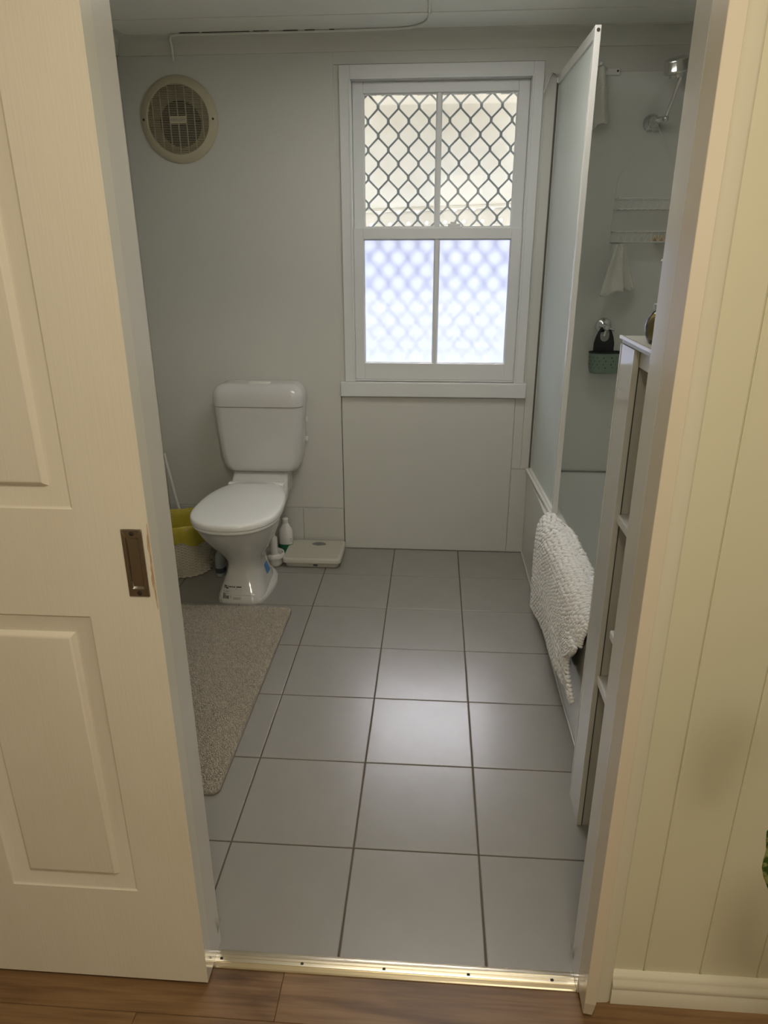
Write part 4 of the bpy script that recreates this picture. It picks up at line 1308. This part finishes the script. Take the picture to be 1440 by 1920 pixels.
# ------------------------------------------------------------------ shower head, wire caddy, tap, sponge holder, cloths
YS = YW - 0.006      # face of the shower sheet
sh_ = thing('wall_shower', 'chrome shower on a bent arm high on the wall', 'shower', (1.077, YS, 1.989))
rel(sh_, MB().lathe([(0.0365, 0.0), (0.0365, -0.004), (0.034, -0.010), (0.024, -0.018), (0.016, -0.026), (0.015, -0.060), (0.010, -0.066)], 30, (1.0775, YS, 1.989), axis='y', cap0=True, cap1=True).obj('wall_flange', M['chrome'], smooth=50))
rel(sh_, MB().tube([(1.074, 1.935, 1.989), (1.092, 1.925, 1.992), (1.112, 1.905, 1.9945)], [0.015, 0.013, 0.012], 16).obj('knuckle', M['chrome'], smooth=60))
rel(sh_, MB().ball((1.1110, 1.902, 1.9930), 0.013, 0.013, 0.013, 16, 10).obj('swivel_ball', M['chrome'], smooth=80))
rel(sh_, MB().tube([(1.1100, 1.902, 1.992), (1.1250, 1.893, 2.055), (1.1400, 1.884, 2.118), (1.1430, 1.881, 2.136)], [0.0075, 0.0070, 0.0070, 0.0085], 14).obj('arm', M['chrome'], smooth=60))
hd = MB().lathe([(0.018, -0.036), (0.030, -0.034), (0.030, -0.024), (0.047, -0.021), (0.0515, -0.016), (0.0515, -0.008), (0.049, -0.004), (0.049, 0.024), (0.046, 0.030), (0.036, 0.033), (0.004, 0.034)], 36, cap0=True, cap1=True).obj('rose', M['chrome'], smooth=40)
hd.matrix_world = Matrix.Translation((1.1215, 1.875, 2.170)) @ Euler((math.radians(14), math.radians(-13), 0)).to_matrix().to_4x4()
rel(sh_, hd)

cad = thing('shower_caddy', 'white wire caddy hanging from the shower pipe on the wall', 'shower caddy', (1.083, YS - 0.03, 1.52))
cy0, cy1 = YS - 0.004, YS - 0.085
cwr = M['plastic']
wr = 0.0016
rel(cad, MB().tube([(1.052, YS - 0.032, 1.962), (0.962, cy0, 1.782), (0.952, cy0, 1.52)], wr, 6).obj('hanger_wire', cwr))
rel(cad, MB().tube([(1.104, YS - 0.032, 1.962), (1.205, cy0, 1.782), (1.216, cy0, 1.52)], wr, 6).obj('hanger_wire', cwr))
rel(cad, MB().tube([(1.052, YS - 0.032, 1.962), (1.060, YS - 0.034, 1.974), (1.068, YS - 0.036, 2.0055), (1.078, YS - 0.036, 2.0075), (1.088, YS - 0.036, 2.0055), (1.096, YS - 0.034, 1.974), (1.104, YS - 0.032, 1.962)], wr, 6).obj('hook_wire', cwr))
for z in (1.655, 1.522):
    xa, xb_ = 0.957, 1.211
    for zz in (z, z + 0.042):
        rel(cad, MB().tube([(xa, cy0, zz), (xb_, cy0, zz), (xb_, cy1, zz), (xa, cy1, zz)], 0.0021, 6, closed=True).obj('basket_rail', cwr))
    for k in range(9):
        x = xa + (xb_ - xa) * (k + 0.5) / 9
        rel(cad, MB().tube([(x, cy0, z), (x, cy1, z), (x, cy1 - 0.001, z + 0.042)], wr, 5).obj('basket_wire', cwr))
    for k in range(8):
        x = xa + (xb_ - xa) * (k + 0.5) / 9
        w = (xb_ - xa) / 9
        rel(cad, MB().tube([(x + 0.003, cy1 - 0.001, z + 0.004), (x + w / 2, cy1 - 0.002, z + 0.028), (x + w - 0.003, cy1 - 0.001, z + 0.004)], wr, 5).obj('scroll_wire', cwr))
tag(MB().loft([superellipse(1.165, YS - 0.046, a * 0.040, a * 0.024, 2.6, 28, z) for z, a in ((1.5242, 0.86), (1.527, 0.98), (1.536, 1.0), (1.544, 0.93), (1.548, 0.70))]).obj('soap_bar', M['soap'], smooth=60), 'tan bar of soap lying in the wire caddy', 'soap')

tap = thing('wall_tap', 'chrome cross-handled tap on the shower wall', 'tap', (0.970, YS, 1.157))
tz, txx = 1.160, 0.966
rel(tap, MB().lathe([(0.0370, 0.0), (0.0370, -0.003), (0.033, -0.009), (0.020, -0.014), (0.013, -0.018), (0.012, -0.052), (0.014, -0.056)], 30, (txx, YS, tz), axis='y', cap0=True, cap1=True).obj('flange', M['chrome'], smooth=50))
rel(tap, MB().lathe([(0.012, -0.050), (0.014, -0.055), (0.014, -0.070), (0.010, -0.076), (0.001, -0.077)], 24, (txx + 0.003, YS, tz - 0.003), axis='y', cap0=True, cap1=True).obj('hub', M['chrome'], smooth=50))
for a in (75, 165, 255, 345):
    ca, sa = math.cos(math.radians(a)), math.sin(math.radians(a))
    rel(tap, MB().tube([(txx + 0.003 + ca * 0.008, YS - 0.063, tz - 0.003 + sa * 0.008), (txx + 0.003 + ca * 0.026, YS - 0.063, tz - 0.003 + sa * 0.026), (txx + 0.003 + ca * 0.036, YS - 0.063, tz - 0.003 + sa * 0.036)], [0.0052, 0.0046, 0.0062], 12).obj('spoke', M['chrome'], smooth=60))

sph = thing('sponge_holder', 'sage green perforated sponge basket hanging from the tap', 'sponge holder', (0.975, YS - 0.045, 0.955))
# charcoal strap with an oval opening, hung over the tap neck
ys0 = YS - 0.045
st_o = [(-0.046, 0.0), (-0.046, 0.035), (-0.040, 0.062), (-0.030, 0.088), (-0.018, 0.106), (0.0, 0.112), (0.018, 0.106), (0.030, 0.088), (0.040, 0.062), (0.046, 0.035), (0.046, 0.0), (0.023, -0.02), (0, -0.02), (-0.023, -0.02)]
st_i = [(-0.012, 0.046), (-0.018, 0.052), (-0.0205, 0.062), (-0.021, 0.075), (-0.018, 0.088), (0.0, 0.100), (0.018, 0.088), (0.021, 0.075), (0.0205, 0.062), (0.018, 0.052), (0.012, 0.046), (0.006, 0.0425), (0.0, 0.042), (-0.006, 0.0425)]
ox, oz = 0.967, 1.052
stp = MB()
stp.loft([[(ox + a, ys0, oz + b) for a, b in st_o], [(ox + a, ys0 - 0.005, oz + b) for a, b in st_o], [(ox + a, ys0 - 0.005, oz + b) for a, b in st_i], [(ox + a, ys0, oz + b) for a, b in st_i]], closed=True)
rel(sph, stp.obj('strap', M['charcoal'], smooth=40))
def bean(k, z, n=56, gx=0.979, gy=ys0 - 0.043):
    pts = []
    for i in range(n):
        a = 2 * PI * i / n
        r = 1 - 0.10 * math.cos(2 * (a - 1.25)) ** 4 * (0 < a < PI) * 0 - 0.16 * math.exp(-((a - (3 * PI / 2 + 0.35)) / 0.42) ** 2)
        pts.append((gx + 0.0845 * k * r * math.copysign(abs(math.cos(a)) ** 0.8, math.cos(a)), gy + 0.040 * k * r * math.copysign(abs(math.sin(a)) ** 0.9, math.sin(a)), z))
    return pts
bk = MB()
bk.loft([bean(0.70, 0.9565), bean(0.84, 0.9575), bean(0.90, 0.964), bean(0.955, 0.99), bean(1.0, 1.048), bean(0.965, 1.048), bean(0.92, 0.99), bean(0.86, 0.966), bean(0.6, 0.962)])
bsk = bk.obj('basket', M['sage'], smooth=60)
rel(sph, bsk)
rel(sph, MB().loft([bean(0.985, 1.0475), bean(1.012, 1.049), bean(1.012, 1.054), bean(0.955, 1.0545), bean(0.955, 1.0475)], False, False).obj('rim', M['charcoal'], smooth=50))
rel(sph, MB().loft([bean(0.955, 1.050), bean(0.92, 0.995), bean(0.872, 0.968), bean(0.3, 0.9645)], False, True).obj('lining', M['charcoal'], smooth=50))
ringpts = bean(1.0, 0.0)
for row, z in enumerate((1.030, 1.015, 1.000, 0.985)):
    k = lerp(0.955, 1.0, (z - 0.99) / 0.058) if z > 0.99 else lerp(0.90, 0.955, (z - 0.964) / 0.026)
    rp_ = bean(k, z)
    for i in range(28, 56, 3):
        p = Vector(rp_[(i + (row % 2) * 1) % 56]); c = Vector((0.979, ys0 - 0.043, z))
        d = (p - c).normalized()
        q = p + d * 0.0006
        a_ = d.cross(Vector((0, 0, 1))).normalized()
        h = MB()
        h.add([tuple(q + a_ * (0.0032 * math.cos(2 * PI * m / 10)) + Vector((0, 0, 1)) * (0.0032 * math.sin(2 * PI * m / 10))) for m in range(10)], [tuple(range(10))])
        ho = h.obj('hole', M['black_ink'], smooth=0, recalc=False)
        ho.parent = bsk; ho.matrix_parent_inverse = (Matrix.Translation(sph.location)).inverted() @ Matrix.Translation(sph.location)

def hanging_cloth(name, label, top, width_top, width_bot, height, depth, folds, seed, skew=0.0, tilt=0.0, mt='terry'):
    rnd = random.Random(seed)
    ph_ = rnd.random() * 6
    rows_, cols_ = 22, 40
    v = []
    for i in range(rows_ + 1):
        t = i / rows_
        w = lerp(width_top, width_bot, t ** 0.75)
        for j in range(cols_ + 1):
            u = j / cols_ - 0.5
            f = math.sin(u * folds * 2 * PI + ph_) * depth * (0.45 + 0.55 * t)
            f += 0.3 * depth * math.sin(u * folds * 5.1 + 3 * t + ph_)
            z = top[2] - height * t * (1 + tilt * u) - 0.006 * math.cos(u * 7 + ph_) * t
            v.append((top[0] + u * w + skew * t, top[1] + f - 0.004, z))
    f = [(i * (cols_ + 1) + j, (i + 1) * (cols_ + 1) + j, (i + 1) * (cols_ + 1) + j + 1, i * (cols_ + 1) + j + 1) for i in range(rows_) for j in range(cols_)]
    o = MB().add(v, f).obj(name, M[mt], smooth=70)
    s_ = o.modifiers.new('thickness', 'SOLIDIFY'); s_.thickness = 0.007; s_.offset = 0
    return o
wc = thing('washcloth', 'cream terry washcloth pinched on the corner of the caddy', 'washcloth', (0.975, cy1 - 0.016, 1.50))
a = hanging_cloth('front_fold', '', (0.972, cy1 - 0.020, 1.512), 0.020, 0.098, 0.205, 0.010, 1.2, 3, -0.012, -0.12)
rel(wc, a)
b = hanging_cloth('rear_fold', '', (0.990, cy1 + 0.004, 1.510), 0.024, 0.090, 0.185, 0.007, 1.6, 5, 0.030, -0.05)
rel(wc, b)

hk = thing('wall_hook', 'small white bracket on the wall beside the screen top', 'hook', (0.90, YS, 2.18))
rel(hk, box('back_plate', 0.862, 0.925, YS - 0.012, YS, 2.166, 2.192, M['plastic'], None, 0.004))
rel(hk, MB().tube([(0.868, YS - 0.008, 2.186), (0.848, YS - 0.040, 2.190), (0.832, YS - 0.070, 2.196)], 0.006, 10).obj('prong', M['plastic']))
rel(hk, MB().lathe([(0.004, -0.012), (0.004, -0.0145), (0.001, -0.015)], 12, (0.914, YS, 2.180), axis='y', cap1=True).obj('screw', M['screw']))
ht = hanging_cloth('hand_towel', '', (0.834, YS - 0.055, 2.188), 0.026, 0.085, 0.215, 0.012, 1.4, 11, 0.012, -0.15, 'terry')
tag(ht, 'white towel hanging from the bracket behind the shower screen', 'towel')

# ------------------------------------------------------------------ exhaust fan
fan = thing('exhaust_fan', 'round cream exhaust fan grille high on the back wall', 'exhaust fan', (-0.953, YW - 0.004, 2.030))
FX, FZ, FY = -0.953, 2.028, YW - 0.004
rel(fan, MB().lathe([(0.172, 0.0), (0.1725, -0.004), (0.170, -0.008), (0.146, -0.017), (0.1385, -0.0185), (0.1355, -0.0165), (0.1355, -0.003)], 72, (FX, FY, FZ), axis='y', cap0=False).obj('flange', M['cream_plastic'], smooth=40))
rel(fan, MB().lathe([(0.1360, -0.0030), (0.0600, -0.0028), (0.002, -0.0026)], 64, (FX, FY, FZ), axis='y', cap1=True).obj('inner_plate', M['tan_inside'], smooth=40))
rel(fan, MB().lathe([(0.092, -0.0038), (0.001, -0.0036)], 48, (FX + 0.006, FY, FZ - 0.016), axis='y', cap1=True).obj('duct_opening', M['fan_dark'], smooth=0))  # flat disc, the shade inside the duct is put into its black colour
R_ = 0.1350
pitch = 0.00655
nsl = int(2 * R_ / pitch)
for i in range(nsl):
    z = -R_ + (i + 0.5) * 2 * R_ / nsl
    hwid = math.sqrt(max(0, R_ * R_ - z * z)) + 0.001
    if abs(z + 0.002) < 0.013:
        for a0, a1 in ((-hwid, -0.036), (0.036, hwid)):
            rel(fan, box('slat', FX + a0, FX + a1, FY - 0.0175, FY - 0.0120, FZ + z - 0.0012, FZ + z + 0.0012, M['cream_plastic']))
        continue
    rel(fan, box('slat', FX - hwid, FX + hwid, FY - 0.0175, FY - 0.0120, FZ + z - 0.0012, FZ + z + 0.0012, M['cream_plastic']))
for k in range(-3, 4):
    x = k * 0.0365
    hh_ = math.sqrt(R_ * R_ - x * x)
    rel(fan, box('rib', FX + x - 0.0012, FX + x + 0.0012, FY - 0.0192, FY - 0.0120, FZ - hh_, FZ + hh_, M['cream_plastic']))
pl = box('name_plate', FX - 0.037, FX + 0.037, FY - 0.0212, FY - 0.0165, FZ - 0.0165, FZ + 0.0125, M['cream_plastic'], None, 0.001)
rel(fan, pl)
tx_ = text_mesh('lettering', 'AIRFLOW', 0.0150, M['grey_ink'], None, (FX, FY - 0.0216, FZ - 0.002), Euler((PI / 2, 0, 0)))
tx_.parent = pl
tx_.matrix_parent_inverse = Matrix.Identity(4)
for sx in (-1, 1):
    rel(fan, MB().lathe([(0.0048, -0.0140), (0.0048, -0.0172), (0.002, -0.0182), (0.0003, -0.0183)], 14, (FX + sx * 0.1545, FY, FZ + 0.001), axis='y', cap1=True).obj('screw', M['screw']))

# cable of the fan, run over the cornice and the ceiling
zc_ = ZC - 0.005
cable = thing('fan_cable', 'white painted cable running along the cornice and over the ceiling', 'cable', (-0.40, 1.91, ZC - 0.006))
cp_ = [(0.140, 0.2, zc_), (0.140, 1.586, zc_), (0.139, 1.72, zc_), (0.134, 1.79, zc_), (0.117, 1.842, zc_), (0.092, 1.876, zc_), (0.055, 1.896, zc_ - 0.001), (0.0, 1.905, zc_ - 0.001), (-0.22, 1.917, zc_), (-0.60, 1.919, zc_), (-0.90, 1.919, zc_), (-0.935, 1.922, zc_ - 0.003), (-0.942, 1.931, zc_ - 0.014), (-0.945, 1.950, 2.305), (-0.949, 1.968, 2.286), (-0.952, 1.977, 2.272), (-0.953, 1.9805, 2.25)]
rel(cable, MB().tube(cp_, 0.0048, 8).obj('sheath', M['ceiling'], smooth=60))
for yy in (1.70,):
    rel(cable, box('clip', 0.132, 0.148, yy - 0.004, yy + 0.004, zc_ - 0.007, ZC, M['ceiling'], None, 0.001))
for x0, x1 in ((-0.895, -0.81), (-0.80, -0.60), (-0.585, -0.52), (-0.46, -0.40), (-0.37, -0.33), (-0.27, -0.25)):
    rel(cable, box('shadow_gap', x0, x1, 1.9085, 1.9130, ZC - 0.0022, ZC - 0.0004, M['dark_gap']))  # dark cracks in the ceiling beside the cable

# ------------------------------------------------------------------ potted plant in the hall, one leaf reaches into the frame
plant = thing('potted_plant', 'variegated green leafy plant in a terracotta pot in the hall', 'plant', (1.02, -0.66, -0.0045))
MB().lathe([(0.085, 0.0), (0.090, 0.004), (0.115, 0.19), (0.125, 0.19), (0.128, 0.225), (0.116, 0.226), (0.108, 0.19), (0.10, 0.18)], 36, cap0=True).obj('pot', M['pot'], plant, smooth=40)
MB().lathe([(0.107, 0.195), (0.06, 0.200), (0.002, 0.202)], 28, cap1=True).obj('soil', M['soil'], plant)
def leafmesh(tip, base, width, droop):
    base = Vector(base); tip = Vector(tip)
    d = tip - base
    L = d.length
    d.normalize()
    side = d.cross(Vector((0, 0.5, 1))).normalized()
    up = side.cross(d).normalized()
    v, f = [], []
    N_ = 14
    for i in range(N_ + 1):
        t = i / N_
        w = width * math.sin(PI * min(1, t ** 0.8 * 0.97 + 0.015)) ** 0.8 * (1 + 0.07 * math.sin(t * 19))
        c = base + d * (L * t) + up * (droop * 4 * t * (1 - t))
        for j in range(-3, 4):
            u = j / 3
            v.append(tuple(c + side * (u * w) + up * (abs(u) ** 1.3 * w * 0.35)))
    for i in range(N_):
        for j in range(6):
            f.append((i * 7 + j, i * 7 + j + 1, (i + 1) * 7 + j + 1, (i + 1) * 7 + j))
    return MB().add(v, f)
LV = [((-0.290, 0.062, 0.558), (-0.258, 0.050, 0.795), 0.050, 0.012), ((0.25, 0.05, 0.80), (0.10, 0.02, 0.58), 0.07, 0.03), ((0.05, -0.27, 0.78), (0.02, -0.10, 0.58), 0.07, 0.03),
      ((0.04, 0.20, 0.98), (0.02, 0.06, 0.72), 0.06, 0.03), ((0.22, -0.18, 0.62), (0.08, -0.06, 0.44), 0.07, 0.03), ((0.14, -0.12, 1.0), (0.04, -0.03, 0.78), 0.055, 0.03)]
for tip, base, w_, dr in LV:
    lf = leafmesh(tip, base, w_, dr).obj('leaf', M['leaf'], plant, smooth=70)
    s_ = lf.modifiers.new('thickness', 'SOLIDIFY'); s_.thickness = 0.001
    MB().tube([(base[0] * 0.15, base[1] * 0.15, 0.19), (base[0] * 0.35, base[1] * 0.4, base[2] * 0.72), base], [0.006, 0.005, 0.0035], 8).obj('stem', M['stem'], plant)
